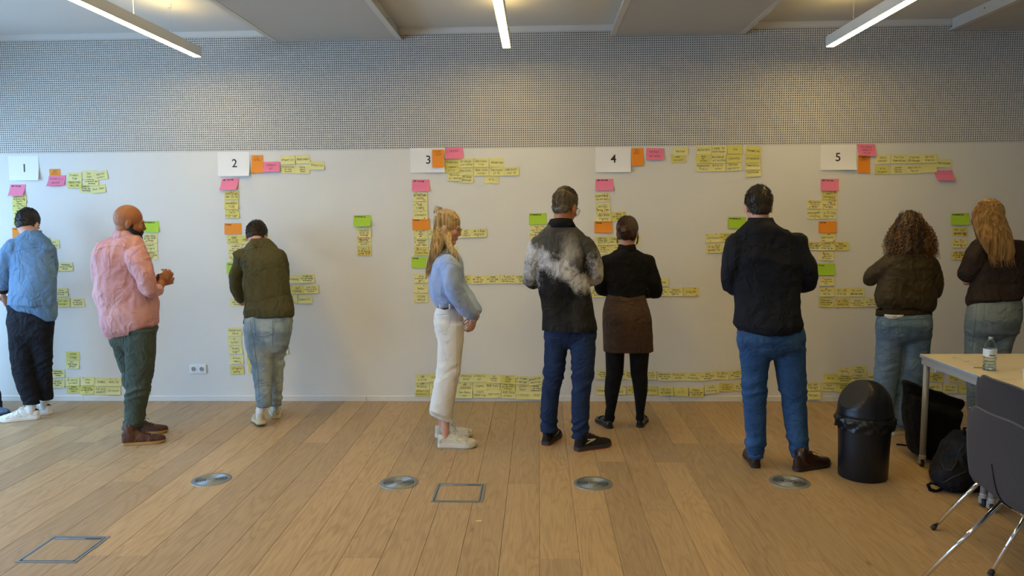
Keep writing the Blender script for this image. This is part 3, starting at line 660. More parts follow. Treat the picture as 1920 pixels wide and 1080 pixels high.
def rws(Y, rows, k=1.0, dr=.55):
    R = []
    for r in rows:
        py, xa, xb = r[:3]; dY = r[3] if len(r) > 3 else 0; q = r[4] if len(r) > 4 else dr
        c = P((xa+xb)/2, py, Y+dY); a = (xb-xa)/2*Y/F*k; R.append((c, a, a*q))
    return R
def fill(rows):
    """carry depth offset and depth ratio down the rows that leave them out, thin long gaps"""
    out = []; d, q = 0, .55
    for r in rows:
        r = list(r)
        if len(r) > 3: d = r[3]
        else: r.append(d)
        if len(r) > 4: q = r[4]
        else: r.append(q)
        out.append(r)
    o2 = [out[0]]
    for a, b in zip(out[:-1], out[1:]):
        n = max(1, int((b[0]-a[0])/9))
        for i in range(1, n+1):
            t = i/n; o2.append([a[j]+(b[j]-a[j])*t for j in range(5)])
    return o2
def chain(Y, ch, k=1.0, sub=True):
    pts = [P(c[0], c[1], Y+c[2]) for c in ch]; rad = [c[3]*Y/F*k for c in ch]
    if sub and len(pts) > 2:            # round the joints off a little
        np_, nr = [pts[0]], [rad[0]]
        for i in range(len(pts)-1):
            a, b = pts[i], pts[i+1]; p0 = pts[max(0, i-1)]; p3 = pts[min(len(pts)-1, i+2)]
            for t in (.25, .5, .75, 1):
                cr = .5*((2*a)+(b-p0)*t+(2*p0-5*a+4*b-p3)*t*t+(3*a-p0-3*b+p3)*t**3)
                np_.append(a.lerp(b, t)*.45+cr*.55); nr.append(rad[i]*(1-t)+rad[i+1]*t)
        pts, rad = np_, nr
    return pts, rad
ridge = lambda n: 1-2*np.abs(n)
FK = 1.9
def folds(a=.006, b=.0028, s=(7, 7, 4.2), seed=0, diag=0.):
    def fn(co):
        c = co.copy(); c[:, 2] += diag*c[:, 0]
        wv = vnoise(c*3.1, seed+5)[:, None]*.35
        return FK*a*(ridge(vnoise(c*np.array(s)+wv, seed))-.3)+FK*b*ridge(vnoise(c*np.array(s)*2.9, seed+1))*.8+.0009*vnoise(c*46, seed+2)
    return fn
def jfolds(zk, zh, a=.006, seed=0, top=.0025, side=.0):
    """horizontal creases gathered at the knee zk and the hem zh, with a few under the seat"""
    def fn(co):
        z = co[:, 2]; wk = np.exp(-((z-zk)/.10)**2)+1.2*np.exp(-((z-zh)/.09)**2)+.8*np.exp(-((z-.80)/.05)**2)+.22
        c = co.copy(); c[:, 2] += .35*np.sin(c[:, 0]*9+seed)*.2
        return 1.5*a*wk*(ridge(vnoise(c*np.array((4.5, 4.5, 19)), seed))-.35)+.0028*wk*ridge(vnoise(c*np.array((11, 11, 34)), seed+1))+top*vnoise(c*np.array((9, 9, 5)), seed+3)+.0008*vnoise(c*50, seed+2)
    return fn
BV = {}
def garment(name, parent, m, parts, voxel=.0085, smooth=5, fn=None, label=None, key=None, decim=None, trim=()):
    b = MB()
    for p in parts:
        if p[0] == 'r': b.hrings(p[1], 26, p[2] if len(p) > 2 else 2.3)
        elif p[0] == 't': b.tube(p[1][0], p[1][1], 16, p[2] if len(p) > 2 else True)
        elif p[0] == 'f': p[1](b)
    me = weld_out(b.mesh('g'), voxel, smooth, decim)
    if fn: displace(me, fn)
    if trim:                              # open, cleanly cut hems instead of closed ends
        bm = bmesh.new(); bm.from_mesh(me)
        for cx, cy, a_, zc, sl in trim:
            dead = [v for v in bm.verts if (v.co.x-cx)**2+(v.co.y-cy)**2 < (1.45*a_)**2 and v.co.z < zc+sl*(v.co.x-cx)]
            bmesh.ops.delete(bm, geom=dead, context='VERTS')
            for e_ in bm.edges:
                if e_.is_boundary:
                    for v in e_.verts:
                        if (v.co.x-cx)**2+(v.co.y-cy)**2 < (1.45*a_)**2 and v.co.z < zc+sl*(v.co.x-cx)+.03: v.co.z = zc+sl*(v.co.x-cx)
        bm.to_mesh(me); bm.free(); me.shade_smooth()
    me.name = name; o = link(name, me, m, parent)
    if label: o['label'] = label
    if key: BV[key] = BVHTree.FromPolygons([v.co for v in me.vertices], [p.vertices[:] for p in me.polygons])
    return o
CAM = Vector((0, 0, CAMZ))
def hit(key, px, py):
    d = ray(px, py).normalized(); l, n, i, dist = BV[key].ray_cast(CAM, d)
    return (l, n) if l is not None else None
def ribbon(b, key, pts, wd, off=.0012, step=1.6):
    q = []
    for (x0, y0), (x1, y1) in zip(pts[:-1], pts[1:]):
        n = max(1, int(math.hypot(x1-x0, y1-y0)/step))
        for i in range(n): q.append((x0+(x1-x0)*i/n, y0+(y1-y0)*i/n))
    q.append(pts[-1]); H = [hit(key, *p) for p in q]; prev = None
    for i in range(len(H)-1):
        a, c = H[i], H[i+1]
        if a is None or c is None or (a[0]-c[0]).length > .06: prev = None; continue
        t = (c[0]-a[0]).normalized(); s_ = t.cross(a[1]).normalized()*wd/2
        e = prev or (a[0]+s_+a[1]*off, a[0]-s_+a[1]*off); s2 = t.cross(c[1]).normalized()*wd/2; f_ = (c[0]+s2+c[1]*off, c[0]-s2+c[1]*off)
        m1, m2 = (e[0]+e[1])/2+a[1]*off*.8, (f_[0]+f_[1])/2+c[1]*off*.8
        b.add([e[0], m1, m2, f_[0]], [(0, 1, 2, 3)]); b.add([m1, e[1], f_[1], m2], [(0, 1, 2, 3)]); prev = f_
def seams(name, parent, key, lines, wd, m, off=.0012, label=None):
    for l in lines:
        b = MB(); ribbon(b, key, l, wd, off)
        if b.v: b.build(name, m, parent)
def patch(name, parent, key, poly, m, off=.002, label=None, cuts=3):
    bm = bmesh.new(); f = bm.faces.new([bm.verts.new((x, -y, 0)) for x, y in poly]); bmesh.ops.triangulate(bm, faces=[f])
    for _ in range(cuts): bmesh.ops.subdivide_edges(bm, edges=[e for e in bm.edges if e.calc_length() > 3], cuts=1); bmesh.ops.triangulate(bm, faces=bm.faces)
    dead = []
    for v in bm.verts:
        h = hit(key, v.co.x, -v.co.y)
        if h is None: dead.append(v)
        else: v.co = h[0]+h[1]*off
    bmesh.ops.delete(bm, geom=dead, context='VERTS')
    if bm.faces:
        me = bpy.data.meshes.new(name); bm.to_mesh(me); o = link(name, me, m, parent)
        if label: o['label'] = label
    bm.free()

def hand(b, wr, d, up, side=1, curl=.5, s=1.0):
    """palm, four unequal bent fingers and a thumb leaving the side of the palm; d = pointing, up = back of the hand"""
    y = Vector(d).normalized(); z = Vector(up); z = (z-y*z.dot(y)).normalized(); x = y.cross(z)*side
    M = Matrix((x, y, z)).transposed().to_4x4(); M.translation = wr; T = lambda p: M @ (Vector(p)*s)
    b.tube([T((0, -.02, 0)), T((0, .02, 0)), T((.002, .05, 0)), T((.002, .08, -.002))], [.026*s, .032*s, .038*s, .036*s], 12, True, flat=(x, .48))
    for k, (L_, r_) in enumerate(((.074, .0080), (.082, .0084), (.077, .0080), (.060, .0070))):
        p = Vector((.0335-.0223*k, .082-.004*abs(k-1), 0)); a = curl*(.5+.1*k); pts = [T((p.x, .06, 0)), T(p)]; rd = [r_*1.1*s, r_*1.05*s]
        for j, fr in enumerate((.45, .30, .25)):
            p = p+Vector((0, math.cos(a), -math.sin(a)))*L_*fr; pts.append(T(p)); rd.append(r_*(1-.1*(j+1))*s); a += curl*(1.0 if j == 0 else .75)
        b.tube(pts, rd, 8)
    p = Vector((.024, .018, -.006)); pts = [T(p)]; 
    for dx, L_ in (((.75, .62, -.25), .04), ((.38, .85, -.4), .034), ((.1, .9, -.45), .026)): p = p+Vector(dx).normalized()*L_; pts.append(T(p))
    b.tube(pts, [.014*s, .0115*s, .0098*s, .0085*s], 8)
def head_parts(b, M, jaw=1.0, ear=1.0):
    e = lambda c, r: b.ell(c, r, M, 18, 12)
    e((0, -.016, .026), (.0745, .095, .094)); e((0, .03, -.03), (.060, .062, .082)); e((0, .064, -.101), (.020, .020, .016)); e((0, .054, -.092), (.034*jaw, .038, .028)); e((0, .02, -.075), (.052*jaw, .055, .035))
    b.tube([M @ Vector(p) for p in ((0, .082, .016), (0, .095, -.008), (0, .103, -.023))], [.0085, .0095, .0108], 10); e((0, .093, -.032), (.016, .011, .008))
    e((0, .079, .024), (.050, .014, .010)); e((-.034, .068, -.022), (.022, .020, .022)); e((.034, .068, -.022), (.022, .020, .022))
    e((0, .089, -.056), (.023, .010, .0055)); e((0, .087, -.066), (.020, .010, .006))
    for s_ in (-1, 1):
        e((s_*.031, .0700, .0085), (.0150, .0140, .0095)); e((s_*.031, .0695, -.0095), (.0135, .0125, .0060))
        Me = M @ Matrix.Translation((s_*.076, -.008, -.016)) @ Matrix.Rotation(s_*math.radians(-16), 4, 'Z') @ Matrix.Rotation(math.radians(-8), 4, 'X')
        b.ell((0, 0, 0), (.0075*ear, .018, .031), Me, 12, 10); b.ell((s_*.004, -.006, .004), (.006, .012, .024), Me, 10, 8)
def head_matrix(px, py, Y, yaw, pitch, s=1.0, roll=0):
    return Matrix.Translation(P(px, py, Y)) @ Matrix.Rotation(-math.radians(yaw), 4, 'Z') @ Matrix.Rotation(math.radians(roll), 4, 'Y') @ Matrix.Rotation(-math.radians(pitch), 4, 'X') @ Matrix.Scale(s, 4)
def face_bits(t, M, lipc=None):
    for s_ in (-1, 1):
        b = MB(); b.ell((s_*.031, .0715, .001), (.0118, .0118, .0105), M, 14, 10); ey = b.build('eye', EYEW, t, True)
        b = MB(); b.ell((s_*.031, .0822, .0), (.0052, .0022, .0052), M, 10, 8); b.build('iris', EYED, ey, True)
def bpoly(fn_pts, w0, w1):
    pass
def strand(b, pts, r0, r1=None, n=3):
    r1 = r0*.35 if r1 is None else r1; m = len(pts); R = []
    for i, p in enumerate(pts):
        a = pts[max(0, i-1)]; c = pts[min(m-1, i+1)]; t = (c-a).normalized(); u = t.orthogonal().normalized(); v = t.cross(u); r = r0+(r1-r0)*(i/(m-1))**1.5
        R.append([p+u*(r*math.cos(2*PI*k/n))+v*(r*math.sin(2*PI*k/n)) for k in range(n)])
    b.rings(R)
def short_hair(t, M, m, n=1500, length=.020, rad=.0011, cap=((0, -.024, .034), (.0800, .0975, .0955)), top=None, seed=1, label=None, zmin=-.062, front=.052):
    r = random.Random(seed); b = MB(); c, q = cap
    b.ell(c, q, M, 20, 14); b.ell((0, -.052, -.030), (.063, .050, .055), M)
    if top: b.ell(top[0], top[1], M)
    me = weld_out(b.mesh('h'), .0055, 3); displace(me, lambda co: .0022*vnoise(co*np.array((90, 90, 60)), seed)+.002*vnoise(co*30, seed+3))
    me.name = 'hair'; o = link('hair', me, m, t)
    if label: o['label'] = label
    b = MB(); MI = M.inverted(); vs = coords(me); ns = normals(me); R3 = M.to_3x3(); k = 0
    for _ in range(n*2):
        i = r.randrange(len(vs)); p = Vector(vs[i]); l = MI @ p
        if l.z < -.080 or (l.y > front and l.z < .075) or (l.z < -.02 and l.y > -.015): continue
        nrm = Vector(ns[i]); down = R3 @ (Vector((0, -.4, -1)) if l.z < .07 else Vector((.35, .9, .1)))
        tg = (down-nrm*down.dot(nrm))
        if tg.length < .05: continue
        tg.normalize(); L_ = length*r.uniform(.6, 1.15)*(.55 if l.z < -.03 else 1); sd = nrm.cross(tg)*r.uniform(-.3, .3)
        strand(b, [p, p+(tg+nrm*.40+sd)*L_*.5, p+(tg+nrm*.15+sd)*L_], rad); k += 1
        if k >= n: break
    tag(b.build('hair_strands', m, o), kind='stuff'); return o

def shoe(t, hp, tp, st, L_=None, k=1.0, lift=0, name='shoe', label=None, pitch=0):
    """st: dict(up, sole, hs, lace, kind, heel) ; hp / tp = heel and toe on the floor in the picture"""
    H, T = FL(*hp), FL(*tp); y = (T-H).normalized(); L_ = L_ or (T-H).length; L_ = max(.245, min(.30, L_)); x = y.cross(Vector((0, 0, 1)))
    M = Matrix((x, y, Vector((0, 0, 1)))).transposed().to_4x4(); M.translation = H+Vector((0, 0, lift))
    if pitch: M = M @ Matrix.Translation((0, L_*.75, 0)) @ Matrix.Rotation(-math.radians(pitch), 4, 'X') @ Matrix.Translation((0, -L_*.75, 0))
    kd = st.get('kind', 'sneaker'); hs = st['hs']; wk = {'sneaker': 1.06, 'boot': 1.0, 'loafer': .92, 'dress': .98}[kd]*k
    ws = [(0, .006), (.008, .015), (.025, .024), (.06, .030), (.2, .033), (.38, .034), (.55, .041), (.7, .0465), (.82, .044), (.92, .034), (.965, .023), (.988, .013), (1, .005)]
    def W(s_): 
        for (a, p), (c, q) in zip(ws[:-1], ws[1:]):
            if s_ <= c: return (p+(q-p)*(s_-a)/(c-a))*wk
        return .005
    sq = [0, .008, .025, .06, .13, .2, .3, .4, .5, .6, .7, .8, .88, .94, .965, .988, 1]
    hts = {'sneaker': [(0, .058), (.05, .07), (.2, .062), (.34, .078), (.45, .076), (.6, .055), (.75, .042), (.9, .033), (1, .018)],
           'boot': [(0, .075), (.1, .095), (.3, .10), (.42, .088), (.55, .062), (.7, .048), (.85, .042), (.95, .035), (1, .02)],
           'dress': [(0, .065), (.1, .075), (.3, .08), (.42, .075), (.55, .056), (.7, .044), (.85, .038), (.95, .030), (1, .016)],
           'loafer': [(0, .042), (.06, .048), (.2, .044), (.36, .040), (.42, .052), (.55, .046), (.7, .034), (.9, .026), (1, .014)]}[kd]
    def Hh(s_):
        for (a, p), (c, q) in zip(hts[:-1], hts[1:]):
            if s_ <= c: return p+(q-p)*(s_-a)/(c-a)
        return .02
    b = MB(); R = []
    cs = [(-1, 0), (-1.0, .25), (-.93, .5), (-.74, .76), (-.42, .94), (0, 1), (.42, .94), (.74, .76), (.93, .5), (1.0, .25), (1, 0)]
    top = [math.cos(0)]
    for s_ in sq:
        w_, h_ = W(s_)*.96, Hh(s_); z0 = hs*.8
        nr = 1 if s_ > .5 else .82+.18*s_*2
        R.append([M @ Vector((u*w_*(1-(1-nr)*v), s_*L_, z0+(h_)*v)) for u, v in cs])
    b.rings(R); me = weld_out(b.mesh('s'), .005, 3); displace(me, lambda co: .0008*vnoise(co*60, 3))
    me.name = name; o = link(name, me, st['up'], t)
    if label: o['label'] = label
    BV['shoe'] = BVHTree.FromPolygons([v.co for v in me.vertices], [p.vertices[:] for p in me.polygons])
    b = MB(); R = []
    def outline(z, g, toe=0):
        pts = []
        for s_ in sq: pts.append(M @ Vector((-W(s_)*g, s_*L_+(g-1)*.06*(1 if s_ > .5 else -1)*L_, z+toe*max(0, s_-.75)**2*.16)))
        for s_ in sq[::-1]: pts.append(M @ Vector((W(s_)*g, s_*L_+(g-1)*.06*(1 if s_ > .5 else -1)*L_, z+toe*max(0, s_-.75)**2*.16)))
        return pts
    g = 1.08 if kd == 'sneaker' else 1.04
    R = [outline(0, g*.94, 1), outline(.003, g, 1), outline(hs*.55, g*1.0, 1), outline(hs*.95, g*.985), outline(hs, g*.93)]
    b.rings(R)
    so = b.build('sole', st['sole'], o)
    if st.get('outs'):
        b = MB(); R = [outline(-.0005, g*.90, 1), outline(.0, g*.97, 1), outline(.007, g*1.012, 1), outline(.008, g*.9, 1)]; b.rings(R); b.build('outsole', st['outs'], o)
    if st.get('lace'):
        b = MB()
        for i, s_ in enumerate((.40, .46, .52, .58, .64)):
            w_ = W(s_); pts = [M @ Vector((u*w_, (s_+(-.012 if (i % 2) else .012)*u)*L_, hs*.8+Hh(s_)*v+.0025)) for u, v in ((-.5, .90), (-.25, .985), (0, 1.0), (.25, .985), (.5, .90))]
            b.tube(pts, .0024, 6)
        q = M @ Vector((0, .40*L_, hs*.8+Hh(.4)+.004))
        for sx in (-1, 1):
            b.tube([q, q+x*sx*.018+Vector((0, 0, .010)), q+x*sx*.034+Vector((0, 0, -.002)), q+x*sx*.02+y*.012+Vector((0, 0, -.006)), q], .0018, 6); b.tube([q, q+x*sx*.02+y*.02+Vector((0, 0, .002)), q+x*sx*.036+y*.035-Vector((0, 0, .012))], .0018, 6)
        b.build('laces', st['lace'], o)
    if kd in ('dress', 'boot') and st.get('heelh'):
        b = MB(); R = []
        for z in (-.001, st['heelh']):
            R.append([M @ Vector((sx*W(s_)*1.0, s_*L_, z)) for sx, s_ in [(-1, .02), (-1, .08), (-1, .27), (1, .27), (1, .08), (1, .02)]])
        b.rings(R); b.build('heel', st['sole'], o)
    return o, M, L_
def collar(t, Y, bot, top, m, th=.006, name='collar', tilt=0, parent=None, dz=0):
    """a standing ring of cloth round the neck: (py, xL, xR, dY, ratio)"""
    R = []
    for (r, k) in ((bot, 0), (top, 0), (top, -th), (bot, -th)):
        c, a, b_ = rws(Y, [r])[0]; a += k; b_ += k
        R.append([Vector((c.x+a*math.cos(2*PI*i/32), c.y+b_*math.sin(2*PI*i/32), c.z+tilt*math.sin(2*PI*i/32)*b_+dz)) for i in range(32)])
    b = MB(); b.rings(R, closed=True); return b.build(name, m, parent or t, True)
def sock(t, lg, Y, hp, tp, m, r=.043, name='sock'):
    pts, rd = ankle(fill(lg)[-1], Y, hp, tp, 0, r); b = MB(); b.tube(pts, [rd[0], rd[1]*1.05, rd[2]*1.05, rd[3]], 16); b.build(name, m, t, True)
def glasses(t, M, m, w_=.031):
    b = MB()
    for s_ in (-1, 1):
        b.tube([M @ Vector((s_*w_+.024*math.cos(a), .101-.004*abs(math.cos(a)), -.001+.021*math.sin(a))) for a in [i*PI/9 for i in range(19)]], .0016, 6, False)
        b.tube([M @ Vector(p) for p in ((s_*.055, .097, .008), (s_*.071, .080, .010), (s_*.079, .01, .002), (s_*.079, -.012, -.006))], .0016, 6)
    b.tube([M @ Vector(p) for p in ((-.009, .103, .004), (0, .106, .007), (.009, .103, .004))], .0015, 6)
    g = b.build('glasses', m, t, True)
    for s_ in (-1, 1):
        b = MB(); b.lathe([(.0225, 0), (.0225, .0012)], 20, M @ Matrix.Translation((s_*w_, .100, -.001)) @ Matrix.Rotation(PI/2, 4, 'X')); b.build('lens', GLASS, g)

def body(t, Y, torso, arms, legs, head, neck, m, hands=(), feet=(), ears=1.0, jaw=1.0, kleg=.70, extra=None, nk=1.0):
    b = MB(); b.hrings([(c, a*.78, d*.74) for c, a, d in rws(Y, fill(torso)) if a > .03][1:], 22)
    for ch in arms:
        pts, rad = chain(Y, ch); b.tube(pts, [min(r*.60, .05) if i < len(rad)-3 else min(r, .027) for i, r in enumerate(rad)], 12)
    for lg in legs:
        R = rws(Y, fill(lg)); pts = [r[0] for r in R]; b.hrings([(c, min(a, .095)*kleg, min(d, .095)*kleg) for c, a, d in R], 16)
    for f in feet:                                    # ankle and foot inside the shoe
        b.tube([Vector(p) for p in f[0]], f[1], 12)
    for a in hands: hand(b, *a)
    M = head; head_parts(b, M, jaw, ears)
    n0 = M @ Vector((0, -.028, -.045)); n1 = P(*neck[:3]); b.tube([n0, n0.lerp(n1, .5), n1], [.056*nk, .054*nk, .066*nk], 16)
    if extra: extra(b)
    me = weld_out(b.mesh('b'), .0043, 2, .27); me.name = 'body'; return link('body', me, m, t)
def ankle(legrow, Y, hp, tp, dY=0, r=.036):
    H, T = FL(*hp), FL(*tp); y = (T-H).normalized(); a = H+y*.055+Vector((0, 0, .09)); c = rws(Y, [legrow])[0][0]
    return ([c+Vector((0, 0, .03)), a+Vector((0, 0, .03)), H+y*.06+Vector((0, 0, .05)), H+y*.11+Vector((0, 0, .038))], [r*1.0, r*.86, r*.8, r*.6])

# ------------------------------------------------------------------ people
def start(px, py, label):
    g = FL(px, py); t = empty('person', (g.x, g.y, 0), label, 'person', 'people standing at the wall'); return t, g.y
def pants(t, Y, m, pel, legs, fn, key, name='trousers', e=2.2, label=None, voxel=.0085, k=1.0, slope=(0, 0)):
    pel = fill(pel); p, xa, xb, d, q = pel[-1]; c_ = (xa+xb)/2; h_ = (xb-xa)/2      # the seat runs out softly into the thighs
    pel = pel+[[p+7, c_-h_*.96, c_+h_*.96, d, q*.84], [p+14, c_-h_*.84, c_+h_*.84, d, q*.7], [p+20, c_-h_*.62, c_+h_*.62, d, q*.6]]
    parts = [('r', rws(Y, pel), 2.3)]; trim = []
    for l, sl in zip(legs, slope):
        l = fill(l); q = l[-1]; c, a, b_ = rws(Y, [q])[0]; trim.append((c.x, c.y, max(a, b_), c.z, sl)); parts.append(('r', rws(Y, l+[[q[0]+8]+q[1:]]), e))
    return garment(name, t, m, parts, voxel, 12, fn, label, key, trim=trim)
def top(t, Y, m, torso, arms, fn, key, name='shirt', label=None, voxel=.0085, smooth=6, cut=False):
    trim = ()
    if cut: c, a, b_ = rws(Y, [fill(torso)[-1]])[0]; trim = [(c.x, c.y, a, c.z, 0)]; torso = torso+[[torso[-1][0]+8]+list(torso[-1][1:])]
    parts = [('r', rws(Y, fill(torso)), 2.3)] + [('t', chain(Y, a), True) for a in arms]
    return garment(name, t, m, parts, voxel, smooth, fn, label, key, trim=trim)
def denim(name, c, light, lo=.42, hi=.75): return cloth(name, c, light, (7, 7, 3.2), .85, 700, .35, lo, hi, 0, ((7, 7, 15), .45, .010))
STITCH = mat('denim_seam_thread', (.07, .08, .095), .8)

# A --- man in blue shirt, black trousers, far left
t, Y = start(58, 786, 'person in a loose blue shirt, black trousers and white sneakers, leftmost full figure')
shA = cloth('blue_cotton', S(104, 134, 166), S(90, 120, 154), (5, 5, 3)); blk = cloth('black_twill', S(22, 24, 32), S(30, 32, 42))
torso = [(434, 49, 76, .10, .9), (443, 36, 84, .08, .6), (453, 26, 92, .05, .52), (470, 20, 97, .03, .52), (500, 21, 101, 0, .55), (540, 18, 105, -.02, .58), (572, 14, 107, -.02, .58)]
hem = [(565, 16, 106, -.02, .56), (580, 26, 107, -.02, .54), (592, 46, 107, -.02, .5), (601, 72, 104, -.02, .5)]
aL = [(26, 466, .02, 18), (12, 500, .02, 16.5), (7, 530, .03, 14.5), (6, 552, .07, 8.2), (10, 564, .13, 6)]
aR = [(87, 470, .04, 16), (92, 510, .12, 14), (90, 540, .2, 12), (72, 548, .27, 8), (60, 545, .3, 6)]
lL = [(590, 15, 62, 0, .85), (650, 18, 65), (700, 25, 67), (730, 34, 70, 0, .85), (757, 46, 74)]
lR = [(590, 52, 100, .03, .85), (650, 60, 98), (700, 69, 97, .05), (749, 76, 99, .1)]
M = head_matrix(53, 421, Y+.17, -4, 38)
hL = (P(7, 560, Y+.10), (.35, .75, -.25), (-.6, .2, .7), -1, .5); hR = (P(62, 545, Y+.27), (-.3, .6, .1), (.3, 0, 1), 1, .6)
bd = body(t, Y, torso, [aL, aR], [lL, lR], M, (58, 446, Y+.09), SK_L, [hL, hR], [ankle((757, 46, 74, 0, .85), Y, (75, 785), (20, 790)), ankle((749, 76, 99, .1, .85), Y, (98, 776), (46, 779))])
face_bits(t, M)
top(t, Y, shA, torso, [aL[:3], aR[:4]], folds(.008, .003, (6, 6, 3), 11, .5), 'A'); 
garment('shirt_tail', t, shA, [('r', rws(Y, fill(hem)), 2.3)], .0085, 4, folds(.004, .002, (6, 6, 3), 12))
garment('undershirt', t, cloth('dark_blue_jersey', S(30, 40, 58)), [('r', rws(Y, fill([(560, 17, 60, -.01, .6), (575, 13, 62, -.012, .7), (586, 16, 60, -.012, .68)])), 2.3)], .008, 3)
collar(t, Y, (447, 40, 80, .085, .9), (432, 47, 77, .11, .85), shA)
seams('yoke_seam', t, 'A', [[(24, 474), (45, 466), (70, 464), (96, 472)], [(32, 470), (38, 500), (36, 530)]], .0018, cloth('blue_thread', S(70, 104, 150)))
pants(t, Y, blk, [(570, 18, 98, 0, .6), (600, 14, 101, 0, .62), (628, 16, 100, 0, .58)], [lL, lR], jfolds(.45, .12, .003, 2), 'At')
b = MB(); p0, p1 = P(6.5, 541, Y+.05), P(6, 547, Y+.062); b.tube([p0, p1], [.037, .036], 20, False); wt = b.build('watch_strap', BLACKP, t, True)
wsn = dict(up=cloth('white_leather', (.80, .80, .79), (.74, .74, .73), rough=.5), sole=mat('white_sole', (.78, .77, .74), .6), hs=.028, lace=mat('white_lace', (.8, .8, .8), .8), outs=mat('gum_rubber', S(170, 135, 80), .6))
for hp, tp in (((75, 785), (20, 790)), ((98, 776), (46, 779))):
    o, MM, LL = shoe(t, hp, tp, wsn, .285, label='white leather sneaker with dark heel tab')
    x0, y0 = hp
    patch('heel_tab', o, 'shoe', [(x0-18, y0-14), (x0-11, y0-20), (x0-4, y0-22), (x0-2, y0-16), (x0-10, y0-15)], mat('dark_green_suede', S(38, 48, 50), .8), .0015)
for lg, hp, tp in ((lL, (75, 785), (20, 790)), (lR, (98, 776), (46, 779))):
    r_ = fill(lg)[-1]; pts, rd = ankle(r_, Y, hp, tp, 0, .043); b = MB(); b.tube(pts[:3], rd[:3], 16); b.build('sock', wsn['up'], t, True)
short_hair(t, M, hairmat('black_hair', S(24, 20, 18), S(42, 36, 32)), seed=3, n=1800)
M_A = M

# B --- bald man in pink shirt
t, Y = start(262, 826, 'person with shaved head and dark beard in a pink shirt and brown boots')
shB = cloth('pink_oxford_cotton', S(210, 162, 164), S(196, 144, 148), (6, 6, 3.5), .85, 900)
trB = cloth('grey_green_chino', S(74, 84, 76), S(60, 70, 62), (6, 6, 3))
torso = [(438, 216, 257, .02, .9), (449, 200, 264, 0, .75), (459, 186, 270, 0, .72), (476, 177, 276, 0, .75), (510, 177, 279, 0, .78), (550, 181, 289, 0, .8), (590, 187, 295, 0, .8), (606, 190, 296, 0, .8), (622, 195, 284, 0, .75), (632, 202, 252, -.02, .75)]
aR = [(258, 482, -.10, 20), (272, 515, -.15, 18), (281, 543, -.13, 15.5), (297, 544, -.04, 11.5), (303, 530, .04, 6.5)]
aL = [(192, 480, .10, 17), (183, 518, .16, 13), (196, 548, .24, 11), (262, 545, .26, 9), (296, 527, .12, 6.5)]
lN = [(615, 226, 294, -.04, .8), (660, 235, 292, -.05), (700, 238, 287, -.05, .9), (740, 236, 278, -.05), (780, 233, 270, -.04, 1.0), (803, 229, 265, -.04)]
lF = [(615, 202, 262, .05, .8), (660, 214, 256, .07), (700, 227, 262, .08, .9), (740, 240, 268, .1), (786, 246, 271, .13, 1.0)]
M = head_matrix(243, 417, Y+.02, 58, 14, 1.02)
hR = (P(302, 533, Y+.04), (.25, .35, .55), (.7, -.5, 0), 1, .75, 1.05); hL = (P(294, 528, Y+.13), (.5, -.2, .35), (-.2, .6, .6), -1, .7, 1.0)
body(t, Y, torso, [aR, aL], [lN, lF], M, (235, 452, Y+.02), SK_D, [hR, hL], [ankle(lN[-1]+(-.04, 1), Y, (229, 835), (301, 829)) if False else ankle((803, 229, 265, -.04, 1), Y, (229, 835), (301, 829)), ankle((786, 246, 271, .13, 1), Y, (238, 815), (297, 811))])
face_bits(t, M)
top(t, Y, shB, torso, [aR[:4], aL[:4]], folds(.009, .0035, (6, 6, 3.6), 21, -.5), 'B')
collar(t, Y, (455, 209, 262, .01, .85), (436, 214, 258, .02, .85), shB, .007, tilt=-.25)
seams('yoke_seam', t, 'B', [[(180, 470), (200, 462), (225, 461), (252, 470)], [(262, 466), (246, 480), (243, 500), (252, 530)], [(207, 462), (205, 470), (207, 520)]], .0018, cloth('pink_thread', S(176, 112, 116)))
seams('hem_seam', t, 'B', [[(193, 622), (210, 627), (235, 627), (258, 620), (272, 606), (282, 598), (294, 597)]], .0025, cloth('pink_thread', S(186, 122, 126)))
pants(t, Y, trB, [(590, 206, 294, 0, .75), (615, 203, 294, 0, .78), (640, 206, 293, 0, .7)], [lN, lF], jfolds(.42, .16, .007, 5), 'Bt')
seams('pocket_seam', t, 'Bt', [[(288, 604), (284, 625)], [(231, 632), (232, 660)]], .0022, mat('grey_thread', S(50, 56, 50), .9))
# beard over cheeks and chin
b = MB()
b.ell((0, .031, -.03), (.0630, .0655, .085), M, 24, 16); b.ell((0, .055, -.094), (.0385, .0435, .033), M); b.ell((0, .022, -.076), (.056, .059, .039), M)
bm_ = weld_out(b.mesh('h'), .004, 2); MI = M.inverted(); bm = bmesh.new(); bm.from_mesh(bm_)
def bearded(v):
    l = MI @ v.co; line = -.052+max(0, (.075-l.y))*.30                  # the edge climbs from the mouth towards the ear
    return (l.z < line and l.y > -.012) or (abs(l.x) > .045 and -.004 < l.y < .026 and l.z < .004) or (l.y > .080 and -.052 < l.z < -.040)
bmesh.ops.delete(bm, geom=[v for v in bm.verts if not bearded(v)], context='VERTS'); bm.to_mesh(bm_); bm.free(); bm_.shade_smooth()
displace(bm_, lambda co: .0015+.0015*vnoise(co*120, 1)); bm_.name = 'beard'
bo = link('beard', bm_, hairmat('black_beard', S(26, 20, 17), S(44, 34, 28)), t); b = MB(); r = random.Random(4)
vs = coords(bm_); ns = normals(bm_)
for i in range(0, len(vs), 2):
    p = Vector(vs[i]); n_ = Vector(ns[i]); strand(b, [p, p+n_*.003, p+n_*.004+Vector((0, 0, -.006))], .0008)
tag(b.build('beard_strands', bo.data.materials[0], bo), kind='stuff')
boot = dict(up=cloth('brown_leather', S(96, 62, 44), S(74, 46, 34), rough=.55), sole=mat('honey_rubber', S(176, 136, 78), .6), hs=.022, lace=mat('dark_lace', S(34, 24, 20), .8), kind='boot')
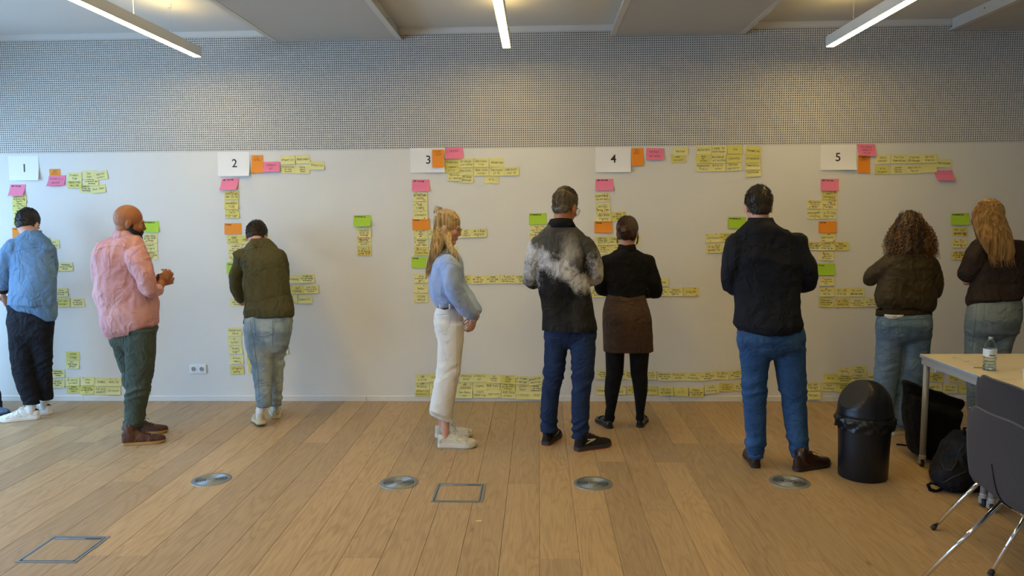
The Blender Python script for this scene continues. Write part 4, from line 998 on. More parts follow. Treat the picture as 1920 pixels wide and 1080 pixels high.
sock(t, lN, Y, (229, 835), (301, 829), boot['up'], .047, 'boot_shaft'); sock(t, lF, Y, (238, 815), (297, 811), boot['up'], .047, 'boot_shaft')
shoe(t, (229, 835), (301, 829), boot, .29, label='brown leather ankle boot with honey sole'); shoe(t, (238, 815), (297, 811), boot, .29, label='brown leather ankle boot with honey sole')

# C --- man in olive shirt leaning to the wall
t, Y = start(500, 794, 'person in an olive overshirt and light blue jeans bending forward to the wall')
shC = cloth('olive_cotton', S(84, 80, 52), S(70, 67, 42), (6, 6, 4)); jnC = denim('light_wash_denim', S(112, 134, 150), S(160, 172, 176), .40, .66)
torso = [(449, 472, 502, .22, .9), (457, 460, 513, .2, .62), (468, 452, 524, .17, .55), (490, 450, 533, .12, .56), (520, 455, 539, .07, .56), (556, 458, 545, .03, .56), (580, 459, 549, 0, .58), (592, 459, 550, 0, .58), (600, 457, 500, 0, .5), (608, 456, 472, 0, .5)]
aL = [(456, 478, .15, 17), (446, 512, .15, 14), (445, 543, .19, 11.5), (450, 560, .24, 8.5), (454, 568, .28, 6.2)]
aR = [(520, 482, .16, 16), (530, 520, .24, 13), (515, 545, .32, 10), (490, 552, .36, 7.5), (478, 552, .37, 6)]
lL = [(610, 457, 504, -.01, .9), (640, 460, 514, -.02), (680, 469, 511, -.02, .95), (720, 477, 510, -.03), (745, 481, 509, -.05), (760, 483, 508, -.05)]
lR = [(610, 500, 547, .02, .9), (640, 507, 543, .04), (680, 508, 534, .07, .95), (720, 506, 531, .10), (745, 507, 529, .11), (758, 507, 527, .12)]
M = head_matrix(481, 444, Y+.33, -4, 48)
hL = (P(452, 564, Y+.24), (.25, .75, -.2), (-.4, .1, .8), 1, .6); hR = (P(478, 553, Y+.35), (-.6, .3, 0), (0, .2, 1), 1, .6)
fC = [((491, 802), (480, 781)), ((518, 786), (515, 768))]
body(t, Y, torso, [aL, aR], [lL, lR], M, (487, 462, Y+.22), SK_L, [hL, hR], [ankle((760, 483, 508, -.05, .95), Y, *fC[0]), ankle((758, 507, 527, .12, .95), Y, *fC[1])])
face_bits(t, M)
top(t, Y, shC, torso, [aL[:4], aR[:4]], folds(.008, .003, (5.5, 5.5, 5), 31, .6), 'C', name='overshirt')
collar(t, Y, (457, 464, 507, .21, .85), (447, 471, 503, .24, .85), shC)
seams('yoke_seam', t, 'C', [[(458, 471), (480, 464), (500, 464), (522, 474)], [(457, 470), (461, 500), (459, 540), (461, 590)]], .0018, cloth('olive_thread', S(58, 56, 34)))
pants(t, Y, jnC, [(575, 463, 545, .05, .6), (595, 459, 549, .01, .62), (618, 457, 548, -.02, .62), (640, 460, 544, -.02, .55)], [lL, lR], jfolds(.50, .16, .006, 7), 'Ct', name='jeans')
seams('pocket_seam', t, 'Ct', [[(477, 597), (480, 630), (497, 632), (513, 626), (517, 598), (477, 597)], [(546, 598), (540, 628), (534, 632)], [(512, 600), (511, 640), (512, 650)], [(468, 600), (476, 640), (484, 700), (486, 745)]], .0022, STITCH)
for lg in (lL, lR):
    r_ = fill(lg); a, b_ = r_[-2], r_[-1]; w2 = lambda r, k, dy: (r[0]+dy, r[1]-k, r[2]+k, r[3], .98)
    collar(t, Y, w2(b_, 1.2, 2), w2(b_, 1.4, -10), jnC, .004, name='turn_up')
tan_s = dict(up=cloth('cream_suede', S(196, 186, 164), S(176, 164, 140), rough=.8), sole=mat('cream_sole', S(204, 194, 166), .6), hs=.03, lace=mat('cream_lace', S(190, 180, 160), .8), outs=mat('dark_outsole', S(70, 62, 50), .7))
shoe(t, *fC[0], tan_s, .285, label='worn cream sneaker', pitch=6); shoe(t, *fC[1], tan_s, .285, label='worn cream sneaker')
for (hp, tp), lg in zip(fC, (lL, lR)):
    pts, rd = ankle(fill(lg)[-1], Y, hp, tp, 0, .040); b = MB(); b.tube(pts[:3], rd[:3], 16); b.build('sock', wsn['up'], t, True)
short_hair(t, M, hairmat('dark_brown_hair', S(34, 24, 18), S(54, 40, 30)), seed=5, n=2000, length=.026)

# D --- woman in profile
t, Y = start(850, 829, 'person with long blonde hair and glasses in a light blue sweater and white jeans')
swD = cloth('light_blue_knit', S(160, 180, 220), S(146, 166, 208), (8, 8, 8), .95, 260, .5, crease=((8, 8, 5), .45, .008)); wj = cloth('white_denim', S(232, 230, 226), S(218, 216, 212), (5, 5, 5), .85, 700, crease=((6, 6, 8), .4, .007))
torso = [(463, 829, 850, .01, 1.0), (472, 820, 855, 0, 1.5), (480, 814, 860, 0, 1.75), (495, 808, 866, 0, 1.7), (515, 806, 870, 0, 1.5), (543, 807, 868, 0, 1.4), (562, 811, 862, 0, 1.4), (574, 817, 855, 0, 1.5)]
aN = [(840, 492, -.16, 18), (850, 525, -.19, 18.5), (860, 556, -.18, 18), (876, 580, -.13, 13), (888, 590, -.10, 9), (889, 600, -.09, 6)]
aF = [(848, 492, .16, 17), (864, 535, .17, 15), (878, 560, .13, 13), (893, 582, .02, 9.5), (892, 596, -.03, 6)]
lN = [(605, 814, 871, -.09, .68), (640, 821, 869, -.09, .72), (690, 819, 864, -.09, .75), (728, 812, 857, -.09, .78), (771, 804, 850, -.09, .8), (784, 812, 848, -.09, .8)]
lF = [(605, 816, 870, .09, .68), (640, 823, 868, .09, .72), (690, 822, 862, .09, .75), (728, 816, 854, .09, .78), (768, 810, 846, .09, .8)]
M = head_matrix(838.5, 426, Y, 90, 17, .98)
hN = (P(888, 594, Y-.09), (-.16, .05, -.8), (.75, -.5, .1), -1, .62, .90); hF = (P(893, 588, Y-.0), (-.25, -.55, -.35), (.7, .2, .5), 1, .45, .95)
fD = [((821, 838), (887, 838)), ((816, 820), (884, 818))]
body(t, Y, torso, [aN, aF], [lN[:-1], lF], M, (838, 470, Y), SK_L, [hN, hF], [ankle((784, 824, 846, -.09, .8), Y, *fD[0], r=.033), ankle((768, 812, 840, .09, .8), Y, *fD[1], r=.033)], jaw=.92, nk=.85)
face_bits(t, M)
b = MB(); b.ell((0, .0895, -.056), (.020, .0085, .0045), M); b.ell((0, .0875, -.066), (.017, .0085, .0055), M); b.build('lips', LIP, t, True)
b = MB(); b.tube([M @ Vector((s_*.034, .0885-.006*abs(s_), .018+.004)) for s_ in (-1.5, -1, -.5)], .0022, 6); b.tube([M @ Vector((s_*.034, .0885-.006*abs(s_), .018+.004)) for s_ in (.5, 1, 1.5)], .0022, 6); b.build('eyebrows', hairmat('fair_brow', S(120, 84, 50), S(140, 100, 60)), t)
top(t, Y, swD, torso, [aN[:5], aF[:4]], folds(.007, .0025, (6, 6, 5), 41, .7), 'D', name='sweater', smooth=8)
collar(t, Y, (471, 825, 855, 0, 1.1), (464, 828, 852, 0, 1.0), swD, .008)
seams('shoulder_seam', t, 'D', [[(832, 506), (838, 492), (856, 498), (868, 512)]], .0018, cloth('blue_rib', S(110, 140, 178)))
pants(t, Y, wj, [(574, 819, 856, 0, 1.5), (588, 814, 867, 0, 1.3), (604, 813, 871, 0, 1.22), (622, 816, 871, 0, 1.15)], [lN, lF], jfolds(.50, .12, .0022, 9, .0018), 'Dt', name='white_jeans', slope=(-.42, 0))
seams('pocket_seam', t, 'Dt', [[(819, 590), (845, 589), (843, 610), (836, 620), (822, 621)], [(857, 590), (856, 700), (846, 775)], [(857, 582), (868, 590)]], .0022, mat('off_white_thread', S(180, 176, 168), .9))
collar(t, Y, (578, 818.5, 858, 0, 1.45), (571.5, 818.5, 856.5, 0, 1.45), mat('brown_leather_belt', S(84, 46, 34), .5), .004, name='belt')
for x_ in (842, 824): b = MB(); q = P(x_, 575, Y-.24 if x_ == 842 else Y-.19); b.box((q.x-.004, q.y+.016, q.z-.018), (q.x+.004, q.y+.04, q.z+.014)); b.build('belt_loop', wj, t)
b = MB(); r = random.Random(8)                         # frayed hem threads
for _ in range(160):
    x_ = r.uniform(806, 847); y_ = 773+max(0, x_-808)*.42; h = hit('Dt', x_, min(y_-3, 788))
    if h: strand(b, [h[0], h[0]+Vector((r.uniform(-.006, .006), -.002, -.008)), h[0]+Vector((r.uniform(-.012, .012), -.003, -.022))], .0007)
tag(b.build('frayed_threads', wj, t), kind='stuff')
snD = dict(up=cloth('off_white_mesh', S(214, 208, 196), S(194, 188, 172), (30, 30, 30), rough=.75), sole=mat('off_white_sole', S(216, 212, 202), .6), hs=.032, lace=mat('pale_lace', S(218, 210, 190), .8), outs=mat('grey_outsole', S(120, 112, 98), .7))
for i, (hp, tp) in enumerate(fD):
    o, _, _ = shoe(t, hp, tp, snD, .275, label='chunky off-white running shoe')
    x0, y0 = hp
    seams('side_stripes', o, 'shoe', [[(x0+20, y0-17), (x0+32, y0-12), (x0+42, y0-5)], [(x0+18, y0-12), (x0+30, y0-16), (x0+38, y0-20)], [(x0+30, y0-20), (x0+36, y0-6)], [(x0+4, y0-15), (x0+9, y0-13)]], .0045, mat('pale_stripe_print', S(226, 220, 170), .6))
glasses(t, M, mat('rose_metal_frame', S(150, 84, 70), .3, metal=.4))
hrD = hairmat('blonde_hair', S(136, 112, 78), S(204, 178, 132))
def hair_base(t, M, Y, rows, m, cap=None, extra=None, amp=.003, name='hair'):
    b = MB()
    if cap: b.ell(cap[0], cap[1], M, 20, 14)
    if rows: b.hrings(rws(Y, fill(rows)), 26, 2.0)
    if extra: extra(b)
    me = weld_out(b.mesh('h'), .006, 4); displace(me, lambda co: amp*vnoise(co*np.array((60, 60, 7)), 3)+amp*.7*vnoise(co*np.array((130, 130, 10)), 4)); me.name = name
    BV['hair'] = BVHTree.FromPolygons([v.co for v in me.vertices], [p.vertices[:] for p in me.polygons])
    return link(name, me, m, t)
def exD(b):
    b.ell((0, -.098, .098), (.027, .027, .027), M)
    b.tube(chain(Y, [(826, 440, -.05, 13), (815, 470, -.10, 11), (806, 495, -.10, 7), (801, 514, -.09, 3)])[0], [c*Y/F for c in np.interp(np.linspace(0, 3, 13), [0, 1, 2, 3], [13, 11, 7, 3])], 14)
    b.tube(chain(Y, [(838, 440, -.05, 8), (842, 459, -.11, 6), (851, 475, -.16, 5), (861, 493, -.17, 2.5)])[0], [c*Y/F for c in np.interp(np.linspace(0, 3, 13), [0, 1, 2, 3], [8, 6, 5, 2.5])], 14)
ho = hair_base(t, M, Y, [(412, 815, 848, 0, .95), (430, 812, 846, 0, .95), (450, 808, 846, 0, .95), (464, 806, 842, -.01, .95), (474, 806, 826, -.03, 1.0)], hrD, ((0, -.014, .032), (.0795, .101, .096)), exD)
ho['label'] = 'long blonde hair half tied in a small bun'
def strands_px(t, ho, Y, m, paths, n, seed, wid=1.6, rad=.0014, wave=.0, lift=.002, name='hair_strands', zoff=0):
    """strands along picture-plane guide lines, laid on the hair volume behind them"""
    r = random.Random(seed); b = MB()
    for _ in range(n):
        g = r.choice(paths); u = r.random(); ph = r.uniform(0, 6); pts = []
        cut = r.uniform(.75, 1.0); ln = len(g); last = None
        for k in range(15):
            s_ = k/14*cut*(ln-1); i = min(ln-2, int(s_)); f = s_-i
            a, c = g[i], g[i+1]; xl = a[0]+(c[0]-a[0])*f; xr = a[1]+(c[1]-a[1])*f; y = a[2]+(c[2]-a[2])*f; dy = a[3]+(c[3]-a[3])*f
            x = xl+(xr-xl)*u+math.sin(s_*3+ph)*wid+wave*math.sin(s_*9+ph*2)
            h = hit('hair', x, y)
            base = P(x, y, Y+dy)
            if h is not None and abs(h[0].y-(Y+dy)) < .25: last = h[0].y-Y; p = h[0]+h[1]*(lift*r.uniform(.3, 1.6))
            else: p = P(x, y, Y+(last if last is not None else dy))
            pts.append(p)
        strand(b, pts, rad*r.uniform(.7, 1.3))
    tag(b.build(name, m, ho), kind='stuff')
strands_px(t, ho, Y, hrD, [[(824, 838, 400, -.06), (816, 840, 415, -.08), (811, 838, 445, -.09), (806, 828, 475, -.11), (800, 812, 500, -.11), (798, 804, 522, -.1)],
    [(836, 846, 404, -.07), (834, 844, 430, -.09), (836, 846, 455, -.11), (847, 857, 478, -.16), (857, 866, 497, -.17)],
    [(858, 850, 412, -.06), (846, 838, 404, -.07), (834, 826, 400, -.04), (824, 819, 401, -.02)], [(818, 834, 405, -.07), (815, 836, 430, -.09), (818, 842, 455, -.11), (814, 838, 480, -.13), (806, 822, 500, -.12)]], 700, 5, 1.1, .0013)
b = MB()
for k in range(26):
    a0 = k*.5; c0 = Vector((0, -.098, .098)); b.tube([M @ (c0+Vector((.020*math.sin(a0+i*.8)*math.cos(k), .025*math.cos(a0+i*.8), .025*math.sin(a0+i*.8+k)))) for i in range(6)], .0028, 6)
b.build('hair_bun', hrD, ho, True)
# the little card held between her fingers
q = P(872, 614, Y-.10); cdh = empty('paper_card', q, 'small pale card pinched in the fingers of the woman in white jeans', 'card')
b = MB(); Mc = Matrix.Translation(q) @ Matrix.Rotation(math.radians(28), 4, 'Y'); b.box((-.013, -.0006, -.014), (.016, .0006, .016), Mc); b.build('sheet', PAPER, cdh)

# E --- grey-haired man in patterned jacket
t, Y = start(1062, 838, 'person with short grey hair and glasses in a black jacket with white brushed pattern')
def jacketmat():
    m = cloth('black_white_print', (.012, .012, .013), (.03, .03, .03)); nt = m.node_tree; N = nt.nodes; L = nt.links; b = N['Principled BSDF']
    tc = N.new('ShaderNodeTexCoord'); sx = N.new('ShaderNodeSeparateXYZ'); L.new(tc.outputs['Object'], sx.inputs[0])
    def mt(op, a, c=None):
        n = N.new('ShaderNodeMath'); n.operation = op; n.use_clamp = False
        for i, v in enumerate((a, c)):
            if v is None: continue
            if isinstance(v, (int, float)): n.inputs[i].default_value = v
            else: L.new(v, n.inputs[i])
        return n.outputs[0]
    def nz(sc, det, rg=.6):
        mp = N.new('ShaderNodeMapping'); mp.inputs['Scale'].default_value = sc; L.new(tc.outputs['Object'], mp.inputs[0]); n = N.new('ShaderNodeTexNoise'); n.inputs['Scale'].default_value = 1
        n.inputs['Detail'].default_value = det; n.inputs['Roughness'].default_value = rg; L.new(mp.outputs[0], n.inputs['Vector']); return n.outputs[0]
    base = m['cx']
    X = mt('SUBTRACT', sx.outputs[0], base[0]); Z = mt('SUBTRACT', sx.outputs[2], base[1])
    w1 = mt('MULTIPLY', mt('SUBTRACT', nz((7, 7, 7), 5), .5), .26)
    zc = mt('ADD', mt('MULTIPLY', X, -.55), -.02)                        # band falls to the right
    bnd = mt('SUBTRACT', 1.0, mt('MULTIPLY', mt('ABSOLUTE', mt('SUBTRACT', mt('ADD', Z, w1), zc)), 8.5))
    arm = mt('MULTIPLY', mt('SUBTRACT', mt('ABSOLUTE', X), .135), 9.0)    # both upper sleeves
    armz = mt('SUBTRACT', 1.0, mt('MULTIPLY', mt('ABSOLUTE', mt('ADD', Z, .02)), 6.0))
    tot = mt('MAXIMUM', mt('MULTIPLY', bnd, 1.15), mt('MINIMUM', mt('ADD', arm, .1), mt('MULTIPLY', armz, 1.1)))
    sm = mt('MULTIPLY', mt('SUBTRACT', nz((5, 5, 3), 3), .42), 1.4)       # smoky grey areas
    speck = mt('MULTIPLY', mt('SUBTRACT', nz((160, 160, 160), 2), .5), 2.2)
    rag = mt('MULTIPLY', mt('SUBTRACT', nz((26, 26, 20), 5, .7), .5), 1.7)
    v = mt('ADD', mt('ADD', tot, rag), mt('MULTIPLY', speck, .45))
    cr = N.new('ShaderNodeValToRGB'); e = cr.color_ramp.elements; e[0].position = .25; e[0].color = (0, 0, 0, 1); e[1].position = 1.0; e[1].color = (1, 1, 1, 1)
    L.new(v, cr.inputs[0])
    tp = mt('MINIMUM', mt('MAXIMUM', mt('MULTIPLY', mt('SUBTRACT', Z, .06), .7), 0), .05); sk = mt('MAXIMUM', mt('MULTIPLY', sm, .09), 0)
    pl_ = mt('MAXIMUM', mt('SUBTRACT', 1.0, mt('MULTIPLY', mt('ABSOLUTE', mt('SUBTRACT', mt('SUBTRACT', X, .05), mt('MULTIPLY', mt('SUBTRACT', nz((6, 6, 4), 3), .5), .22))), 13.0)), 0)
    pz_ = mt('MAXIMUM', mt('SUBTRACT', 1.0, mt('MULTIPLY', mt('ABSOLUTE', mt('SUBTRACT', Z, .09)), 6.0)), 0)
    sk = mt('ADD', sk, mt('MULTIPLY', mt('MULTIPLY', pl_, pz_), .8))
    g = mt('ADD', mt('MULTIPLY', cr.outputs[0], .50), mt('ADD', mt('MULTIPLY', sk, .5), mt('ADD', tp, .006)))
    cb = N.new('ShaderNodeCombineColor'); L.new(g, cb.inputs[0]); L.new(g, cb.inputs[1]); L.new(mt('MULTIPLY', g, 1.02), cb.inputs[2])
    for l in list(b.inputs['Base Color'].links): L.remove(l)
    L.new(cb.outputs[0], b.inputs['Base Color']); return m
_cl = cloth
def cloth(*a, **k):
    m = _cl(*a, **k); q = P(1056, 500, 5.2); m['cx'] = (q.x, q.z); return m
jk = jacketmat(); cloth = _cl
jnE = denim('dark_navy_denim', S(30, 46, 78), S(46, 68, 104), .5, .8)
torso = [(418, 1034, 1074, .02, .9), (427, 1022, 1084, 0, .62), (437, 1008, 1096, 0, .5), (455, 1000, 1103, 0, .5), (480, 1001, 1104, 0, .52), (520, 1006, 1103, 0, .52), (560, 1013, 1108, 0, .52), (590, 1016, 1113, -.015, .62), (610, 1017, 1119, -.02, .66), (618, 1018, 1120, -.02, .66)]
aL = [(1010, 458, 0, 19), (999, 495, .0, 16.5), (994, 524, .05, 14), (1012, 530, .18, 11), (1038, 518, .27, 7)]
aR = [(1096, 458, 0, 19.5), (1110, 492, .0, 17), (1116, 522, .05, 14.5), (1098, 530, .18, 11), (1074, 518, .27, 7)]
lL = [(612, 1020, 1070, .0, .95), (660, 1020, 1064, .03), (700, 1018, 1059, .04), (740, 1014, 1049, .05), (780, 1012, 1046, .06), (808, 1015, 1045, .07)]
lR = [(612, 1066, 1118, .0, .95), (660, 1069, 1117, -.01), (700, 1071, 1114, -.02), (740, 1071, 1107, -.03), (780, 1070, 1105, -.04), (820, 1072, 1104, -.04)]
M = head_matrix(1060.5, 388, Y+.06, 32, 26, 1.02)
fE = [((1022, 836), (1049, 812)), ((1078, 846), (1134, 836))]
hh = lambda xL, xR, y, dy: [(P(xL, y, Y+dy), (.5, .6, .15), (-.4, .1, .8), 1, .7), (P(xR, y, Y+dy), (-.5, .6, .15), (.4, .1, .8), -1, .7)]
body(t, Y, torso, [aL, aR], [lL, lR], M, (1054, 425, Y+.02), SK_M, hh(1036, 1076, 518, .27), [ankle((808, 1018, 1045, .07, .95), Y, *fE[0]), ankle((820, 1074, 1103, -.04, .95), Y, *fE[1])], ears=1.2)
face_bits(t, M)
top(t, Y, jk, torso, [aL[:5], aR[:5]], folds(.006, .002, (6, 6, 4), 51), 'E', name='jacket', cut=True)
blkc = cloth('black_fleece', S(16, 17, 19), S(24, 25, 28))
collar(t, Y, (429, 1022, 1082, .005, .72), (412, 1031, 1073, .03, .85), blkc, .008, tilt=-.2)
pants(t, Y, jnE, [(596, 1022, 1115, 0, .55), (612, 1020, 1118, -.01, .58), (632, 1021, 1118, 0, .54)], [lL, lR], jfolds(.50, .14, .005, 13), 'Et', name='jeans')
seams('pocket_seam', t, 'Et', [[(1074, 622), (1080, 634), (1096, 636), (1110, 630)], [(1026, 622), (1036, 634), (1050, 634)]], .0022, STITCH)
snE = dict(up=cloth('black_mesh', S(34, 30, 32), S(46, 42, 44), (60, 60, 60), rough=.8), sole=mat('dark_grey_foam', S(52, 54, 56), .7), hs=.030, lace=mat('dark_red_lace', S(90, 34, 30), .8), outs=mat('red_outsole', S(190, 60, 48), .6))
for lg, (hp, tp) in zip((lL, lR), fE): sock(t, lg, Y, hp, tp, blkc, .042)
for i, (hp, tp) in enumerate(fE):
    o, _, _ = shoe(t, hp, tp, snE, .295, label='black running shoe with pale side emblem and red outsole')
    if i == 1: patch('side_emblem', o, 'shoe', [(1101, 823.5), (1117, 822), (1116, 824.5), (1096, 834.5), (1093, 834), (1108, 825.5), (1102, 825.5)], mat('pale_print', S(190, 180, 160), .5), .0016, cuts=2)
    else: patch('side_emblem', o, 'shoe', [(1047, 808), (1048, 809), (1045, 814), (1038, 819.5), (1043, 814)], mat('pale_print', S(170, 165, 140), .5), .0016, cuts=2)
glasses(t, M, BLACKP)
short_hair(t, M, hairmat('grey_brown_hair', S(70, 60, 50), S(112, 100, 86)), seed=9, n=2200, length=.022, top=((-.005, -.01, .095), (.045, .055, .032)))

# F --- woman in turtleneck and skirt
t, Y = start(1170, 800, 'person in a black turtleneck, brown skirt and black tights with brown hair pinned up')
bk = cloth('black_knit', S(19, 19, 21), S(25, 25, 28), (12, 12, 12), .95); skm = cloth('brown_wool', S(84, 66, 54), S(74, 58, 47), (10, 10, 10), .9)
torso = [(468, 1158, 1192, .02, .85), (474, 1148, 1202, 0, .62), (480, 1138, 1213, 0, .5), (490, 1132, 1221, 0, .48), (510, 1133, 1220, 0, .5), (532, 1137, 1214, 0, .55), (550, 1140, 1209, 0, .6), (560, 1141, 1208, 0, .6)]
aL = [(1138, 492, 0, 15), (1128, 524, .0, 13), (1126, 543, .05, 12), (1146, 544, .17, 9), (1164, 534, .24, 6)]
aR = [(1214, 492, 0, 15), (1225, 524, 0, 13), (1229, 548, .04, 12), (1210, 550, .16, 9), (1190, 536, .24, 6)]
lL = [(556, 1143, 1180, 0, .95), (640, 1134, 1176, 0, .95), (665, 1135, 1171), (700, 1136, 1169), (715, 1134, 1165), (735, 1133, 1161), (760, 1136, 1156), (780, 1138, 1151.5), (792, 1138, 1151)]
lR = [(556, 1170, 1206, 0, .95), (640, 1176, 1220, 0, .95), (665, 1180, 1217), (700, 1182, 1214), (715, 1185, 1215), (735, 1188, 1214), (760, 1191, 1210), (780, 1193, 1207), (790, 1193, 1206)]
M = head_matrix(1176.5, 437, Y+.04, 18, 24, .96)
fF = [((1145, 804), (1121, 788)), ((1199, 802), (1209, 784))]
body(t, Y, torso, [aL, aR], [lL, lR], M, (1175, 470, Y+.02), SK_L, hh(1162, 1192, 534, .23), [ankle((790, 1140, 1152, 0, .95), Y, *fF[0], r=.03), ankle((790, 1193, 1206, 0, .95), Y, *fF[1], r=.03)], nk=.80)
face_bits(t, M)
top(t, Y, bk, torso, [aL, aR], folds(.004, .0015, (7, 7, 5), 61), 'F', name='turtleneck_sweater')
collar(t, Y, (475, 1155, 1195, .02, .95), (458, 1160, 1191, .03, .98), bk, .007)
garment('skirt', t, skm, [('r', rws(Y, fill([(552, 1140, 1208, 0, .62), (562, 1136, 1212, 0, .64), (580, 1131, 1218, -.01, .66), (598, 1130, 1222, -.02, .66), (630, 1130, 1225, -.01, .62), (659, 1131, 1226, 0, .56)])), 2.3)], .0085, 4, folds(.003, .0012, (6, 6, 3), 62), key='Fs')
seams('skirt_seams', t, 'Fs', [[(1140, 562), (1175, 566), (1210, 562)]], .003, cloth('brown_thread', S(62, 48, 38)))
garment('tights', t, cloth('black_tights', S(15, 15, 17), S(22, 22, 25), (10, 10, 10), .8), [('r', rws(Y, fill(lL)), 2.0), ('r', rws(Y, fill(lR)), 2.0), ('t', ankle((790, 1139, 1152, 0, .95), Y, *fF[0], r=.034)), ('t', ankle((790, 1193, 1206, 0, .95), Y, *fF[1], r=.034))], .007, 3)
lf = dict(up=mat('black_patent_leather', (.012, .013, .016), .22), sole=BLACKR, hs=.018, kind='loafer')
for hp, tp in fF:
    o, MM, LL = shoe(t, hp, tp, lf, .255, label='flat black leather loafer')
    b = MB(); b.tube([MM @ Vector((u, .62*LL, .018*.8+h)) for u, h in ((-.034, .030), (-.018, .040), (0, .044), (.018, .040), (.034, .030))], .005, 8); b.build('strap', lf['up'], o)
hrF = hairmat('dark_auburn_hair', S(44, 24, 17), S(74, 42, 30))
def exF(b): b.ell((.0, -.102, -.030), (.055, .040, .042), M); b.ell((-.03, -.095, -.02), (.035, .035, .035), M); b.ell((0, -.07, -.045), (.062, .045, .04), M); b.ell((.045, -.03, -.02), (.038, .055, .055), M); b.ell((-.045, -.03, -.02), (.036, .05, .05), M)
ho = hair_base(t, M, Y, None, hrF, ((0, -.026, .032), (.083, .10, .098)), exF); ho['label'] = 'dark auburn hair twisted into a low knot'
b = MB(); r = random.Random(3)
for _ in range(620):                                # combed towards the knot
    th = r.uniform(0, 2*PI); z0 = r.uniform(-.02, .12); k_ = math.sqrt(max(0, 1-((z0-.032)/.1)**2)); p0 = Vector((.086*k_*math.cos(th), -.026+.103*k_*math.sin(th), z0)); 
    if p0.y > .05: continue
    p3 = Vector((r.uniform(-.04, .04), -.125, r.uniform(-.05, .0))); pts = []
    for i in range(7):
        s_ = i/6; p = p0.lerp(p3, s_); c = Vector((0, -.026, .032)); d = p-c; q = math.sqrt((d.x/.086)**2+(d.y/.103)**2+(d.z/.101)**2) or 1
        pts.append(M @ (c+d/q*1.0 if q < 1 else p))
    strand(b, pts, .0013, .0008)
for k in range(40):
    c0 = Vector((0, -.118, -.028)); ph = r.uniform(0, 6); rr_ = r.uniform(.6, 1.05); strand(b, [M @ (c0+Vector((.048*rr_*math.cos(ph+i*.5), -.02*abs(math.sin(i*.6)), .032*rr_*math.sin(ph+i*.5)))) for i in range(7)], .0018, .0012)
for sx, n_ in ((1, 26), (-1, 14)):                  # loose locks by the ears
    for _ in range(n_):
        x_ = sx*r.uniform(.070, .082); y_ = r.uniform(.0, .035); strand(b, [M @ Vector((x_*.95, y_, .02)), M @ Vector((x_*1.04, y_+.008, -.02)), M @ Vector((x_*1.02, y_+.012, -.06)), M @ Vector((x_*.95, y_+.008, -.095+r.uniform(0, .02)))], .0013)
tag(b.build('hair_strands', hrF, ho), kind='stuff')

# G --- man in black shirt
t, Y = start(1442, 876, 'person with short dark hair in a black shirt, blue jeans and dark brown shoes')
shG = cloth('black_cotton', S(21, 24, 33), S(28, 31, 41), (6, 6, 4)); jnG = denim('mid_blue_denim', S(42, 76, 122), S(64, 102, 150), .45, .75)
torso = [(415, 1404, 1447, .02, .9), (424, 1395, 1460, 0, .62), (434, 1383, 1478, 0, .5), (450, 1374, 1496, 0, .48), (475, 1371, 1502, 0, .5), (510, 1375, 1500, 0, .52), (550, 1381, 1497, 0, .54), (590, 1380, 1501, -.02, .62), (608, 1380, 1505, -.03, .66), (619, 1388, 1499, -.035, .66), (625, 1404, 1484, -.045, .72)]
aL = [(1385, 458, 0, 22), (1370, 500, 0, 19.5), (1367, 534, .05, 17), (1392, 536, .18, 12.5), (1416, 520, .27, 8)]
aR = [(1491, 458, 0, 22), (1508, 500, 0, 19.5), (1512, 530, .05, 17), (1488, 534, .18, 12.5), (1462, 520, .27, 8)]
lL = [(622, 1383, 1446, 0, .92), (660, 1386, 1445), (700, 1391, 1438, 0, .98), (740, 1393, 1436), (770, 1395, 1437), (800, 1396, 1436), (830, 1398, 1434), (857, 1402, 1433)]
lR = [(622, 1444, 1508, 0, .92), (660, 1449, 1509), (700, 1457, 1510, 0, .98), (740, 1464, 1511), (770, 1468, 1512), (800, 1471, 1512), (830, 1478, 1513), (857, 1486, 1516)]
M = head_matrix(1421.5, 388, Y+.07, 4, 22, 1.02)
fG = [((1418, 879), (1405, 856)), ((1489, 884), (1546, 873))]
body(t, Y, torso, [aL, aR], [lL, lR], M, (1426, 425, Y+.03), SK_L, hh(1414, 1464, 522, .26), [ankle((857, 1403, 1433, 0, .95), Y, *fG[0]), ankle((857, 1486, 1514, 0, .95), Y, *fG[1])], ears=1.1)
face_bits(t, M)
top(t, Y, shG, torso, [aL[:5], aR[:5]], folds(.007, .003, (5.5, 5.5, 5), 71), 'G')
collar(t, Y, (426, 1398, 1456, .01, .7), (408, 1404, 1448, .03, .85), shG, .007)
seams('yoke_seam', t, 'G', [[(1366, 452), (1400, 440), (1440, 437), (1480, 440), (1508, 452)], [(1383, 446), (1378, 480), (1384, 520)], [(1492, 446), (1498, 480), (1494, 520)]], .0018, cloth('black_thread', S(20, 21, 25)))
pants(t, Y, jnG, [(596, 1388, 1498, 0, .52), (616, 1383, 1506, -.01, .58), (636, 1383, 1509, -.02, .6), (652, 1385, 1509, -.01, .55)], [lL, lR], jfolds(.50, .16, .006, 17), 'Gt', name='jeans')
seams('pocket_seam', t, 'Gt', [[(1390, 622), (1394, 644), (1412, 652), (1430, 646), (1432, 626)], [(1460, 626), (1462, 646), (1482, 652), (1500, 642), (1502, 620)], [(1445, 622), (1446, 655)], [(1384, 622), (1440, 626), (1505, 620)]], .0022, STITCH)
seams('hem_seam', t, 'Gt', [[(1402, 853), (1418, 856), (1433, 852)], [(1486, 853), (1500, 856), (1514, 849)]], .00185, mat('pale_hem', S(104, 134, 166), .8))
dr = dict(up=mat('dark_brown_leather', S(46, 28, 22), .32, var=((30, 30, 30), S(60, 38, 30), .4, .7)), sole=mat('dark_sole', S(40, 36, 34), .6), hs=.016, kind='boot', lace=mat('dark_lace2', S(24, 18, 16), .8), heelh=.022)
